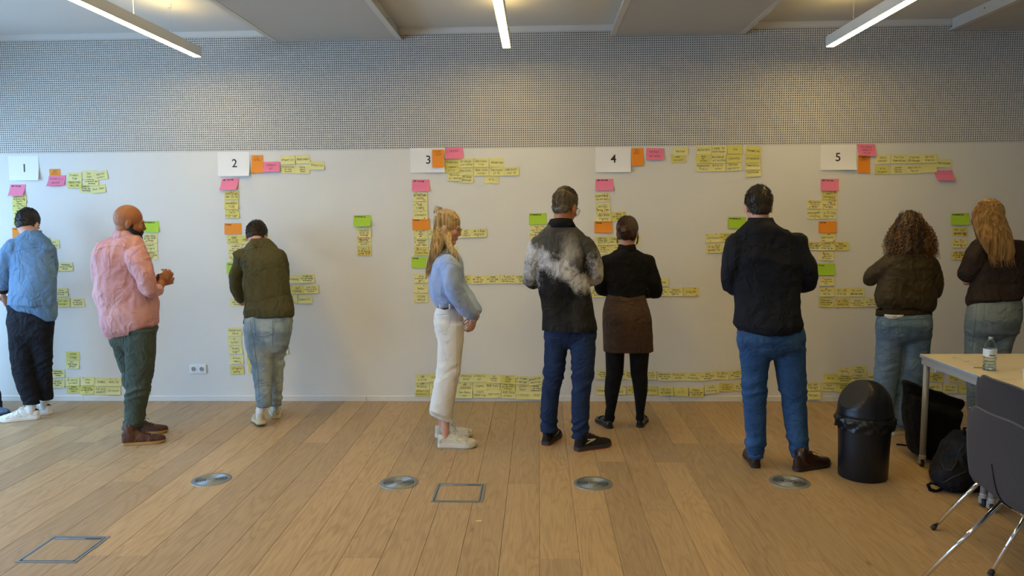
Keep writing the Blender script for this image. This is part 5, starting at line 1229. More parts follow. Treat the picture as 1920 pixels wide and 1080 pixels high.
for lg, (hp, tp) in zip((lL, lR), fG): sock(t, lg, Y, hp, tp, dr['up'], .046, 'boot_shaft')
for hp, tp in fG: shoe(t, hp, tp, dr, .30, lift=.006, label='polished dark brown leather boot')
short_hair(t, M, hairmat('near_black_hair', S(28, 22, 19), S(48, 40, 34)), seed=13, n=2000, length=.024)

# H --- woman with curly hair
t, Y = start(1684, 812, 'person with big curly brown hair in an olive bomber jacket and wide jeans')
jkH = cloth('dark_olive_satin', S(68, 58, 38), S(54, 46, 29), (6, 6, 5), .6); jnH = denim('faded_blue_denim', S(92, 116, 142), S(124, 146, 166), .42, .72)
torso = [(468, 1686, 1722, .02, .8), (474, 1672, 1736, 0, .6), (482, 1662, 1746, 0, .5), (500, 1655, 1752, 0, .5), (530, 1650, 1750, 0, .52), (560, 1645, 1750, 0, .54), (574, 1644, 1748, 0, .54), (582, 1647, 1744, 0, .5)]
aL = [(1664, 494, 0, 17), (1646, 510, .03, 15), (1631, 522, .08, 12.5), (1630, 516, .20, 10), (1642, 504, .30, 7)]
aR = [(1740, 494, 0, 17), (1749, 522, 0, 15), (1749, 546, .04, 14), (1732, 552, .16, 10.5), (1712, 538, .25, 7)]
lL = [(612, 1645, 1696, 0, .9), (640, 1644, 1692), (670, 1642, 1687), (700, 1640, 1684), (740, 1636, 1679), (770, 1633, 1675), (798, 1630, 1672)]
lR = [(612, 1690, 1744, 0, .9), (640, 1688, 1742), (670, 1687, 1739), (700, 1684, 1734), (740, 1679, 1724), (770, 1673, 1713), (798, 1667, 1704)]
M = head_matrix(1706, 431, Y+.05, -6, 22, .97)
fH = [((1640, 815), (1634, 795)), ((1667, 815), (1722, 808))]
body(t, Y, torso, [aL, aR], [lL, lR], M, (1704, 472, Y+.02), SK_M, hh(1645, 1712, 504, .28)[:1]+[(P(1712, 538, Y+.24), (-.5, .6, .15), (.4, .1, .8), -1, .7)], [ankle((797, 1640, 1665, 0, .9), Y, *fH[0]), ankle((797, 1672, 1698, 0, .9), Y, *fH[1])])
face_bits(t, M)
top(t, Y, jkH, torso, [aL[:5], aR[:5]], folds(.008, .003, (5, 5, 8), 81), 'H', name='bomber_jacket')
collar(t, Y, (592, 1644, 1745, 0, .53), (580, 1645, 1745, 0, .53), cloth('olive_rib', S(52, 44, 28), S(44, 37, 23), (200, 200, 4)), .008, name='waistband')
collar(t, Y, (596, 1655, 1700, -.035, .8), (588, 1655, 1700, -.035, .8), cloth('white_jersey', (.6, .6, .6)), .003, name='white_tee_hem')
pants(t, Y, jnH, [(586, 1649, 1743, 0, .54), (606, 1646, 1745, -.02, .6), (630, 1645, 1744, -.01, .56)], [lL, lR], jfolds(.55, .10, .003, 19, .005), 'Ht', name='wide_jeans')
seams('pocket_seam', t, 'Ht', [[(1652, 600), (1653, 624), (1660, 628), (1668, 622), (1669, 598)], [(1688, 598), (1692, 622), (1712, 632), (1726, 626), (1729, 598)], [(1682, 600), (1686, 630), (1688, 640)], [(1646, 597), (1690, 600), (1744, 597)]], .0022, STITCH)
b = MB(); r = random.Random(9)
for _ in range(140):
    x_ = r.uniform(1669, 1703); h = hit('Ht', x_, 795.5)
    if h: strand(b, [h[0], h[0]+Vector((r.uniform(-.005, .005), -.002, -.008)), h[0]+Vector((r.uniform(-.01, .01), -.003, -.02))], .0008)
tag(b.build('frayed_threads', jnH, t), kind='stuff')
snH = dict(up=cloth('cream_canvas', S(196, 186, 166), S(170, 160, 140), rough=.8), sole=mat('cream_rubber', S(206, 198, 176), .6), hs=.028, lace=BLACKR)
for lg, (hp, tp) in zip((lL, lR), fH): sock(t, lg, Y, hp, tp, snH['up'], .038)
for hp, tp in fH:
    o, _, _ = shoe(t, hp, tp, snH, .26, label='cream sneaker with dark side mark')
    patch('side_mark', o, 'shoe', [(hp[0]+3, hp[1]-14), (hp[0]+13, hp[1]-15), (hp[0]+12, hp[1]-10), (hp[0]+4, hp[1]-10)], mat('dark_print', S(60, 52, 44), .7), .0015, cuts=2)
hrH = hairmat('brown_curls', S(44, 30, 20), S(70, 50, 34)); hrH2 = hairmat('golden_highlights', S(140, 100, 54), S(200, 156, 98))
def exH(b):
    for (x_, y_, dy, r_) in ((1706, 418, 0, 24), (1706, 440, -.02, 33), (1690, 452, -.02, 28), (1722, 452, -.02, 29), (1706, 466, -.05, 26), (1680, 468, -.03, 19), (1735, 468, -.03, 20), (1706, 480, -.07, 15)):
        c = P(x_, y_, Y+.03+dy); q = r_*Y/F; b.ell(c, (q, q*.82, q), None)
    b.ell((0, -.02, .03), (.085, .095, .1), M)
me_b = MB(); exH(me_b); me = weld_out(me_b.mesh('h'), .008, 6); me.name = 'curly_hair'
# keep the volume behind the face only
displace(me, lambda co: .012*vnoise(co*26, 2)+.008*vnoise(co*60, 3)-.006)
fy = (M @ Vector((0, .07, 0))).y
co = coords(me); co[:, 1] = np.minimum(co[:, 1], fy); me.vertices.foreach_set('co', co.ravel()); me.update()
ho = link('curly_hair', me, hrH, t); ho['label'] = 'voluminous dark curly hair with golden highlights'
BV['hair'] = BVHTree.FromPolygons([v.co for v in me.vertices], [p.vertices[:] for p in me.polygons])
vs = coords(me); ns = normals(me); r = random.Random(12); bs = (MB(), MB())
idx = [i for i in range(len(vs)) if vs[i][1] < fy-.03]
topz = vs[:, 2].max(); cen = Vector(vs.mean(0)); BLd = FL(1706, 812)
for _ in range(900):
    i = r.choice(idx); p = Vector(vs[i]); n_ = Vector(ns[i]); hfrac = (topz-p.z)/.42
    d = (Vector((0, 0, -1))+n_*.25+Vector((p.x-cen.x, 0, 0))*1.2); d = d.normalized(); L_ = r.uniform(.06, .13); rc = r.uniform(.0045, .0095); tn = L_/r.uniform(.022, .034)*2*PI; ph = r.uniform(0, 6)
    u = d.orthogonal().normalized(); v = d.cross(u); st_ = p-d*L_*.5+n_*.004; pts = []
    if st_.z > topz-.004: st_ = p
    m_ = max(10, int(tn*1.1))
    for k in range(m_+1):
        s_ = k/m_; a = ph+tn*s_; q = st_+d*L_*s_+(u*math.cos(a)+v*math.sin(a))*rc*min(1, .3+s_*1.4); pts.append(q)
    hi = r.random() < (.16+.34*min(1, max(0, hfrac)))*(1.5 if abs(p.x-cen.x) > .05 else .8)
    strand(bs[hi], pts, .0017 if not hi else .0016, .0008)
for _ in range(260):                                # stray fine curls on the outline
    i = r.choice(idx); p = Vector(vs[i]); n_ = Vector(ns[i]); d = (n_+Vector((0, 0, -.6))).normalized(); u = d.orthogonal().normalized(); v = d.cross(u); L_ = r.uniform(.02, .05); ph = r.uniform(0, 6)
    strand(bs[0 if r.random() < .7 else 1], [p+d*L_*k/9+(u*math.cos(ph+k*.9)+v*math.sin(ph+k*.9))*.004 for k in range(10)], .0007)
tag(bs[0].build('curls', hrH, ho, True), kind='stuff'); q = tag(bs[1].build('highlight_curls', hrH2, ho, True), kind='stuff'); q['label'] = 'golden blonde curls'

# I --- woman with straight blonde hair
t, Y = start(1856, 834, 'person with long straight blonde hair in a dark brown T-shirt and faded jeans')
teI = cloth('dark_brown_jersey', S(48, 38, 33), S(40, 31, 27), (6, 6, 4)); jnI = denim('grey_blue_denim', S(104, 118, 126), S(136, 148, 152), .42, .7)
torso = [(438, 1848, 1888, .02, .8), (446, 1838, 1898, 0, .6), (456, 1832, 1910, 0, .5), (475, 1829, 1917, 0, .5), (505, 1828, 1918, 0, .52), (530, 1825, 1915, 0, .54), (550, 1820, 1914, -.01, .62), (560, 1817, 1912, -.015, .66), (570, 1815, 1880, 0, .6), (577, 1815, 1832, 0, .6)]
aL = [(1842, 464, 0, 19), (1826, 490, .0, 17.5), (1815, 514, .02, 15.5), (1812, 529, .05, 11), (1828, 522, .20, 8.5), (1848, 508, .28, 6)]
aR = [(1908, 464, 0, 19), (1920, 492, 0, 17), (1925, 512, .02, 15), (1919, 527, .05, 10.5), (1902, 522, .18, 8.5), (1882, 508, .26, 6)]
lL = [(610, 1814, 1866, -.01, .9), (640, 1813, 1860), (680, 1812, 1853), (720, 1813, 1849), (770, 1815, 1846), (812, 1818, 1846)]
lR = [(610, 1850, 1908, -.01, .9), (640, 1851, 1895), (680, 1852, 1889), (720, 1854, 1888), (770, 1856, 1886), (812, 1858, 1886)]
M = head_matrix(1850, 409, Y+.05, -34, 24, 1.0)
fI = [((1836, 834), (1826, 812)), ((1874, 834), (1880, 812))]
body(t, Y, torso, [aL, aR], [lL, lR], M, (1862, 446, Y+.02), SK_L, hh(1846, 1884, 508, .27), [ankle((812, 1820, 1844, 0, .9), Y, *fI[0]), ankle((812, 1860, 1884, 0, .9), Y, *fI[1])])
face_bits(t, M)
top(t, Y, teI, torso, [aL[:3], aR[:3]], folds(.008, .003, (6, 6, 3.4), 91, .4), 'I', name='t_shirt')
collar(t, Y, (447, 1843, 1893, .01, .75), (440, 1848, 1888, .02, .8), teI, .006)
pants(t, Y, jnI, [(552, 1825, 1909, 0, .6), (572, 1820, 1912, -.02, .66), (598, 1816, 1911, -.04, .68), (620, 1814, 1905, -.03, .6)], [lL, lR], jfolds(.55, .12, .004, 23, .004), 'It', name='jeans')
seams('pocket_seam', t, 'It', [[(1846, 562), (1845, 600), (1866, 606), (1884, 598), (1888, 562), (1846, 562)], [(1832, 566), (1828, 610), (1822, 660)], [(1898, 560), (1896, 590), (1880, 615)]], .0022, STITCH)
for lg, (hp, tp) in zip((lL, lR), fI): sock(t, lg, Y, hp, tp, tan_s['up'], .040)
for hp, tp in fI: shoe(t, hp, tp, tan_s, .26, label='cream sneaker')
hrI = hairmat('golden_blonde_hair', S(112, 86, 54), S(186, 152, 102))
def exI(b):
    b.ell((0, -.025, .030), (.082, .098, .098), M)
ho = hair_base(t, M, Y, [(395, 1828, 1874, .02, .9), (415, 1828, 1884, .0, .85), (435, 1834, 1893, -.04, .7), (455, 1842, 1899, -.085, .45), (472, 1850, 1902, -.10, .36), (484, 1862, 1899, -.11, .3), (489, 1870, 1892, -.11, .2)], hrI, None, exI)
ho['label'] = 'long straight golden blonde hair down the back'
strands_px(t, ho, Y, hrI, [[(1838, 1866, 378, 0), (1830, 1878, 395, -.1), (1830, 1884, 420, -.12), (1838, 1893, 445, -.14), (1850, 1900, 472, -.15), (1858, 1905, 504, -.15)],
    [(1836, 1850, 380, 0), (1824, 1838, 400, -.08), (1826, 1842, 430, -.1), (1832, 1848, 450, -.13), (1852, 1862, 478, -.15), (1862, 1870, 496, -.15)], [(1834, 1842, 384, 0), (1823, 1829, 400, -.02), (1822, 1828, 416, -.02), (1828, 1834, 434, -.03)]], 900, 15, 1.0, .0014, .5)

# J --- person standing outside the left edge; only a shoe and hem reach the photo
t, Y = start(-30, 774, 'person almost wholly outside the left edge, navy trousers and grey-blue shoe')
nv = cloth('navy_twill', S(36, 44, 66)); gs = cloth('grey_jersey', S(120, 124, 130))
torso = [(432, -62, -38, 0, .9), (442, -76, -24, 0, .6), (460, -84, -18, 0, .5), (520, -80, -22, 0, .52), (580, -82, -20, 0, .55)]
aL = [(-80, 470, -.02, 11), (-84, 520, -.04, 9), (-70, 560, -.14, 6), (-60, 555, -.18, 5)]; aR = [(-22, 470, -.04, 11), (-22, 520, -.10, 9), (-36, 555, -.2, 6), (-44, 550, -.22, 5)]
lL = [(590, -82, -50, 0, .95), (660, -78, -50), (755, -70, -46)]; lR = [(590, -52, -20, -.02, .95), (660, -46, -16), (700, -34, -8), (765, -22, 3, 0)]
M = head_matrix(-50, 412, Y-.02, 20, 25)
fJ = [((-72, 768), (-40, 764)), ((-46, 778), (15, 777))]
body(t, Y, torso, [aL, aR], [lL, lR], M, (-50, 440, Y), SK_L, [(P(-62, 556, Y-.17), (.5, -.5, 0), (0, 0, 1), 1, .6), (P(-42, 552, Y-.2), (-.5, -.5, 0), (0, 0, 1), -1, .6)], [ankle((755, -70, -46, 0, .9), Y, *fJ[0]), ankle((765, -22, 3, 0, .9), Y, *fJ[1])])
face_bits(t, M)
top(t, Y, gs, torso, [aL[:3], aR[:3]], folds(.006, .002, seed=95), 'J', name='sweater')
pants(t, Y, nv, [(575, -82, -20, 0, .55), (610, -84, -18, 0, .58)], [lL, lR], jfolds(.5, .12, .004, 29), 'Jt')
sj = dict(up=cloth('grey_blue_suede', S(92, 112, 140)), sole=mat('dark_grey_sole', S(48, 52, 56), .7), hs=.02, lace=BLACKR)
for lg, (hp, tp) in zip((lL, lR), fJ): sock(t, lg, Y, hp, tp, nv, .042)
for hp, tp in fJ: shoe(t, hp, tp, sj, .28, label='grey-blue suede shoe')
short_hair(t, M, hairmat('brown_hair', S(50, 36, 26), S(76, 58, 44)), seed=33, n=600)

# ------------------------------------------------------------------ furniture and things
def ZP(px, py, z):
    d = ray(px, py); return CAM + d*((z-CAMZ)/d.z)
# floor vents: concentric aluminium rings
for i, (px, py, lb) in enumerate(((396.5, 899.5, 'round floor vent left of the hair-free oak in front of the man in olive'), (748, 905, 'round floor vent left of the floor hatch in the middle'), (1112, 906.5, 'round floor vent in front of the man in the patterned jacket'), (1480, 903.5, 'round floor vent beside the brown boots, near the bin'))):
    c = FL(px, py); r_ = 37.8*c.y/F; s = r_/.125
    lb = 'round floor vent in front of the man in olive' if i == 0 else lb
    t = empty('floor_vent', (c.x, c.y, 0), lb, 'floor vent', 'round metal floor vents', local=True)
    b = MB(); b.lathe([(.125*s, .0002), (.1245*s, .0022), (.119*s, .0030), (.113*s, .0024), (.112*s, .0034), (.102*s, .0034), (.100*s, .0006)], 64, cap=False); b.build('rim', ALUD, t, True)
    b = MB(); b.lathe([(.101*s, .0004), (.101*s, .0008)], 48); b.build('painted_well_shade', DARKV, t)  # flat black disc on the planks, painted shade instead of a deep well
    for k in range(7):
        q = (.040+k*.0095)*s; b = MB(); b.lathe([(q, .0008), (q+.0006, .0040), (q+.0042*s, .0040), (q+.0048*s, .0008)], 48, cap=False); b.build('ring', ALUD, t, True)
    b = MB(); b.lathe([(.034*s, .0008), (.033*s, .0042), (.012*s, .0046), (.010*s, .0038), (0.0005, .0038)], 40); b.build('hub', ALUD, t, True)
# floor hatches with oak infill
for crn, lb in ((((100, 1005), (207, 1007), (140, 1056), (30, 1055)), 'square metal-framed floor hatch at the lower left corner'), (((822, 907), (911, 907), (904, 943), (806, 941)), 'square metal-framed floor hatch beside the middle vent')):
    p = [FL(*q) for q in crn]; cx = sum(q.x for q in p)/4; cy = sum(q.y for q in p)/4; w_ = ((p[1].x-p[0].x)+(p[2].x-p[3].x))/4; h_ = ((p[0].y-p[3].y)+(p[1].y-p[2].y))/4
    t = empty('floor_hatch', (cx, cy, 0), lb, 'floor hatch', 'square floor hatches', local=True); f = .013
    b = MB(); b.box((-w_, -h_, 0), (-w_+f, h_, .003)); b.box((w_-f, -h_, 0), (w_, h_, .003)); b.box((-w_+f, -h_, 0), (w_-f, -h_+f, .003)); b.box((-w_+f, h_-f, 0), (w_-f, h_, .003)); b.build('outer_frame', ALUD, t)
    b = MB(); b.box((-w_+f, -h_+f, .0002), (w_-f, h_-f, .0006)); b.build('groove', DARKV, t)  # thin near-black sheet, shade of the groove put into its colour
    g = f+.004; b = MB(); b.box((-w_+g, h_-g-.028, .0008), (w_-g, h_-g, .0032)); b.box((-w_+g, -h_+g, .0008), (-w_+g+.006, h_-g-.028, .0032)); b.box((w_-g-.006, -h_+g, .0008), (w_-g, h_-g-.028, .0032)); b.box((-w_+g, -h_+g, .0008), (w_-g, -h_+g+.006, .0032)); lid = b.build('lid_frame', ALUD, t)
    b = MB(); b.box((.25*w_, h_-g-.020, .0033), (.82*w_, h_-g-.009, .0036)); b.build('cable_slot', BLACKP, lid)
    b = MB(); b.box((-.78*w_, h_-g-.021, .0033), (-.35*w_, h_-g-.008, .0037)); b.build('grip_plate', ALU, lid)
    for k in (-1, 0):
        b = MB(); x0, x1 = (-w_+g+.007, .02) if k == -1 else (.021, w_-g-.007); b.box((x0, -h_+g+.007, .0006), (x1, h_-g-.029, .0028)); b.build('wood_infill', OAK, t)
# black swing-lid bin
c = FL(1617, 892); rb = 43.5*c.y/F; kz = c.y/F
t = empty('waste_bin', (c.x, c.y, 0), 'black plastic bin with domed swing lid and a bag under the rim', 'bin')
z1 = P(1617, 776, c.y-.0).z; zt = P(1620, 713, c.y).z; r1 = 48.5*kz
b = MB(); b.lathe([(rb*.97, 0), (rb, .008), (rb*1.03, z1*.5), (r1*.985, z1-.01), (r1*.985, z1)], 56); b.build('bin_body', BLACKP, t, True)
prof = [(r1*1.01, z1-.012), (r1*1.02, z1+.012), (r1*1.0, z1+.022)]; hd = zt-z1-.022
for k in range(1, 13):
    a = k/12*PI/2; prof.append((max(.001, r1*math.cos(a)**.82), z1+.022+hd*math.sin(a)))
b = MB(); b.lathe(prof, 56); bm = bmesh.new(); me = b.mesh('lid'); bm.from_mesh(me)
nrm = Vector((-.72, -.20, .66)).normalized(); pc_ = Vector((0, 0, z1+.03))+nrm*r1*.80
res = bmesh.ops.bisect_plane(bm, geom=bm.verts[:]+bm.edges[:]+bm.faces[:], plane_co=pc_, plane_no=nrm, clear_outer=True)
ed = [e for e in res['geom_cut'] if isinstance(e, bmesh.types.BMEdge)]; fl_ = bmesh.ops.contextual_create(bm, geom=ed)['faces']
loop = [v.co.copy() for v in fl_[0].verts] if fl_ else []
for f_ in fl_: f_.material_index = 0
bm.to_mesh(me); bm.free(); me.shade_smooth()
for v in me.vertices: v.co += Vector((c.x, c.y, 0))
lid = link('lid', me, BLACKP, t); PINV['x'] = None
for o_ in [o for o in COL.objects if o.parent == t and o.name.startswith('bin_body')]:
    for v in o_.data.vertices: v.co += Vector((c.x, c.y, 0))
if loop:
    cc = sum(loop, Vector())/len(loop); b = MB(); off_ = Vector((c.x, c.y, 0))
    R = [[off_+cc+(p-cc)*k+nrm*h for p in loop] for k, h in ((.93, -.004), (.93, .0015), (.90, .003), (.5, .005), (.02, .0055))]
    b.rings(R); b.build('swing_flap', mat('black_plastic_satin', (.020, .019, .018), .5), t)
b = MB(); R = []; r = random.Random(5); nn = 90
ph = [r.uniform(0, 6) for _ in range(8)]
for j in range(9):
    zz = z1-.002-j*.0095; R.append([Vector((c.x+math.cos(2*PI*k/nn)*q, c.y+math.sin(2*PI*k/nn)*q, zz+.006*math.sin(k*.9+ph[1])*(j/8)+r.uniform(-.002, .002)*(j > 1))) for k in range(nn) for q in [r1*1.0+.004+.012*math.sin(min(1, j/5)*PI*.8)+(.004*math.sin(k*.83+j*.9+ph[0])+.0035*math.sin(k*1.9-j*1.3+ph[2])+.003*math.sin(k*.31+ph[3])+r.uniform(-.0012, .0012))*min(1, j/2)]])
b.rings(R, cap=False); b.build('bag_liner', mat('black_bin_liner', (.008, .008, .009), .3, spec=.4), t, True)
# tables
ZT = .725; A_ = ZP(1721, 663.5, ZT); J_ = ZP(1858, 711, ZT); TX = (A_.x*.5+J_.x*.5); TY0 = A_.y; TY1 = J_.y
LAM = mat('cream_laminate', (.66, .60, .50), .42); EDGE = mat('grey_table_edge', S(150, 156, 164), .5)
def table(y0, y1, lb):                     # y0 near, y1 far
    t = empty('table', (TX+.8, (y0+y1)/2, 0), lb, 'table', 'light folding tables pushed together'); xb = TX+1.6
    b = MB(); b.box((TX+.002, y0+.002, ZT-.003), (xb, y1-.002, ZT)); b.build('laminate', LAM, t)
    b = MB(); b.box((TX, y0, ZT-.022), (xb, y1, ZT-.003), bev=.002); b.build('tabletop', EDGE, t)
    b = MB(); f = .022
    b.box((TX+.008, y0+.012, ZT-.062), (TX+.008+f, y1-.012, ZT-.022)); b.box((xb-f-.01, y0+.012, ZT-.062), (xb-.01, y1-.012, ZT-.022)); b.box((TX+.03, y0+.012, ZT-.062), (xb-.03, y0+.012+f, ZT-.022)); b.box((TX+.03, y1-.012-f, ZT-.062), (xb-.03, y1-.012, ZT-.022)); b.build('under_frame', STEELG, t)
    for xx in (TX+.030, xb-.03):
        for yy in (y0+.034, y1-.034):
            b = MB(); b.lathe([(.0185, .055), (.0185, ZT-.024)], 20, Matrix.Translation((xx, yy, 0))); lg = b.build('leg', STEELG, t, True)
            b = MB(); b.lathe([(.020, .052), (.021, .058), (.021, .075), (.0186, .078)], 20, Matrix.Translation((xx, yy, 0))); b.box((xx-.017, yy-.006, .02), (xx-.011, yy+.02, .055)); b.box((xx+.011, yy-.006, .02), (xx+.017, yy+.02, .055)); b.build('caster_fork', STEELG, lg)
            b = MB(); b.lathe([(.018, -.009), (.024, -.006), (.024, .006), (.018, .009)], 24, Matrix.Translation((xx, yy+.006, .024)) @ Matrix.Rotation(PI/2, 4, 'Y')); b.build('wheel', BLACKR, lg, True)
table(TY1+.003, TY0, 'light laminate table nearest the wall, with a bottle on it'); table(TY1-.803, TY1-.003, 'light laminate table nearer the viewer, behind the charcoal chairs')
# water bottle
q = ZP(1854.5, 694, ZT); c = Vector((q.x, q.y, ZT)); k = q.y/F; H = P(1854.5, 632, q.y).z-ZT; r_ = 11.2*k
CLR = bpy.data.materials.new('clear_plastic'); CLR.use_nodes = True; pb = CLR.node_tree.nodes['Principled BSDF']
pb.inputs['Base Color'].default_value = (.86, .94, 1, 1); pb.inputs['Roughness'].default_value = .04; pb.inputs['Transmission Weight'].default_value = 1; pb.inputs['IOR'].default_value = 1.25
t = empty('water_bottle', c, 'small clear plastic water bottle with a white label on the table', 'bottle')
pr = [(r_*.86, 0), (r_*.98, .004)]
for i in range(22): pr.append((r_*(1.0 if (i//2) % 2 == 0 else .93), .008+i*H*.40/22))
pr += [(r_, H*.42), (r_, H*.66), (r_*.97, H*.70), (r_*.82, H*.78), (r_*.58, H*.855), (r_*.34, H*.91), (r_*.30, H*.93)]
b = MB(); b.lathe(pr+[(a*.93, z+.0015) for a, z in pr[::-1]], 32, Matrix.Translation(c), cap=False); b.build('bottle_body', CLR, t, True)
b = MB(); b.lathe([(a*.91, z+.002) for a, z in pr[:14]], 32, Matrix.Translation(c)); b.build('water', mat('water', (.8, .92, 1), .02, trans=1), t, True)
b = MB(); b.lathe([(r_*1.01, H*.43), (r_*1.01, H*.655)], 32, Matrix.Translation(c), cap=False); lb_ = b.build('label', mat('label_print', (.78, .80, .84), .5), t, True)
b = MB()
for a0, a1, z0, z1_ in ((-2.2, -1.3, .455, .50),): b.rings([[Vector((c.x+r_*1.02*math.cos(a0+(a1-a0)*i/8), c.y+r_*1.02*math.sin(a0+(a1-a0)*i/8), c.z+z_*H)) for i in range(9)] for z_ in (z0, z1_)], cap=False)
b.f = [f for f in b.f if not (8 in f and 0 in f)]; b.build('teal_band', mat('teal_print', S(30, 130, 120), .5), lb_)
b = MB()
for z_ in (.53, .56, .59):
    b.rings([[Vector((c.x+r_*1.02*math.cos(-2.1+.7*i/8), c.y+r_*1.02*math.sin(-2.1+.7*i/8), c.z+(z_+dz)*H)) for i in range(9)] for dz in (0, .008)], cap=False)
b.f = [f for f in b.f if not (f[0] % 9 == 8)]; b.build('print_lines', mat('grey_print', S(120, 126, 134), .6), lb_)
b = MB(); b.lathe([(r_*.36, H*.925), (r_*.36, H*.985), (r_*.33, H), (0.0005, H)], 24, Matrix.Translation(c)); b.build('cap', mat('grey_cap', S(150, 160, 164), .35), t, True)
# scraps and a stirring stick on the table
r = random.Random(2)
for i, (px, py, w_) in enumerate(((1792, 671, .045), (1800, 671.5, .02), (1806, 675, .02), (1811, 678, .03), (1817, 677.5, .02), (1820, 680.5, .03), (1827, 679.5, .04), (1830, 682, .03))):
    q = ZP(px, py, ZT); t = empty('paper_scrap', (q.x, q.y, ZT), ('leftmost', 'second from left,', 'third from left,', 'fourth from left,', 'fifth from left,', 'sixth from left,', 'seventh from left,', 'rightmost')[i]+' torn white paper scrap on the table, left of the water bottle', 'paper scrap', 'torn white paper scraps on the table', local=True); t.rotation_euler = (0, 0, r.uniform(0, 3))
    b = MB(); n = 7; pts = [(w_/2*r.uniform(.6, 1.1)*math.cos(a*2*PI/n), w_*.28*r.uniform(.6, 1.2)*math.sin(a*2*PI/n)) for a in range(n)]
    b.add([(x, y, .0006+r.uniform(0, .005)) for x, y in pts]+[(0, 0, .002)], [(a, (a+1) % n, n) for a in range(n)]); b.build('scrap', PAPER, t)
q0, q1 = ZP(1823, 690, ZT), ZP(1842, 690.5, ZT); t = empty('wooden_stick', (q0.x, q0.y, ZT), 'thin pale stick lying beside the bottle', 'stick')
b = MB(); b.tube([Vector((q0.x, q0.y, ZT+.003)), Vector((q1.x+.02, q1.y, ZT+.003))], .0028, 8); b.build('shaft', mat('pale_wood', S(150, 120, 84), .6), t, True)
b = MB(); b.tube([Vector((q0.x-.006, q0.y, ZT+.003)), Vector((q0.x+.006, q0.y, ZT+.003))], .0036, 8); b.build('tip', PLASTW, t, True)
q = ZP(1924, 712, ZT); t = empty('paper_cup', (q.x, q.y, ZT), 'small white paper cup cut by the right edge of the photo', 'cup'); b = MB(); b.lathe([(.022, 0), (.030, .05), (.031, .05), (.0315, .053), (.029, .053), (.021, .003)], 24, Matrix.Translation((q.x+.012, q.y, ZT)), cap=False); b.lathe([(.0215, .002), (.0215, .003)], 20, Matrix.Translation((q.x+.012, q.y, ZT))); b.build('cup', PAPER, t, True)
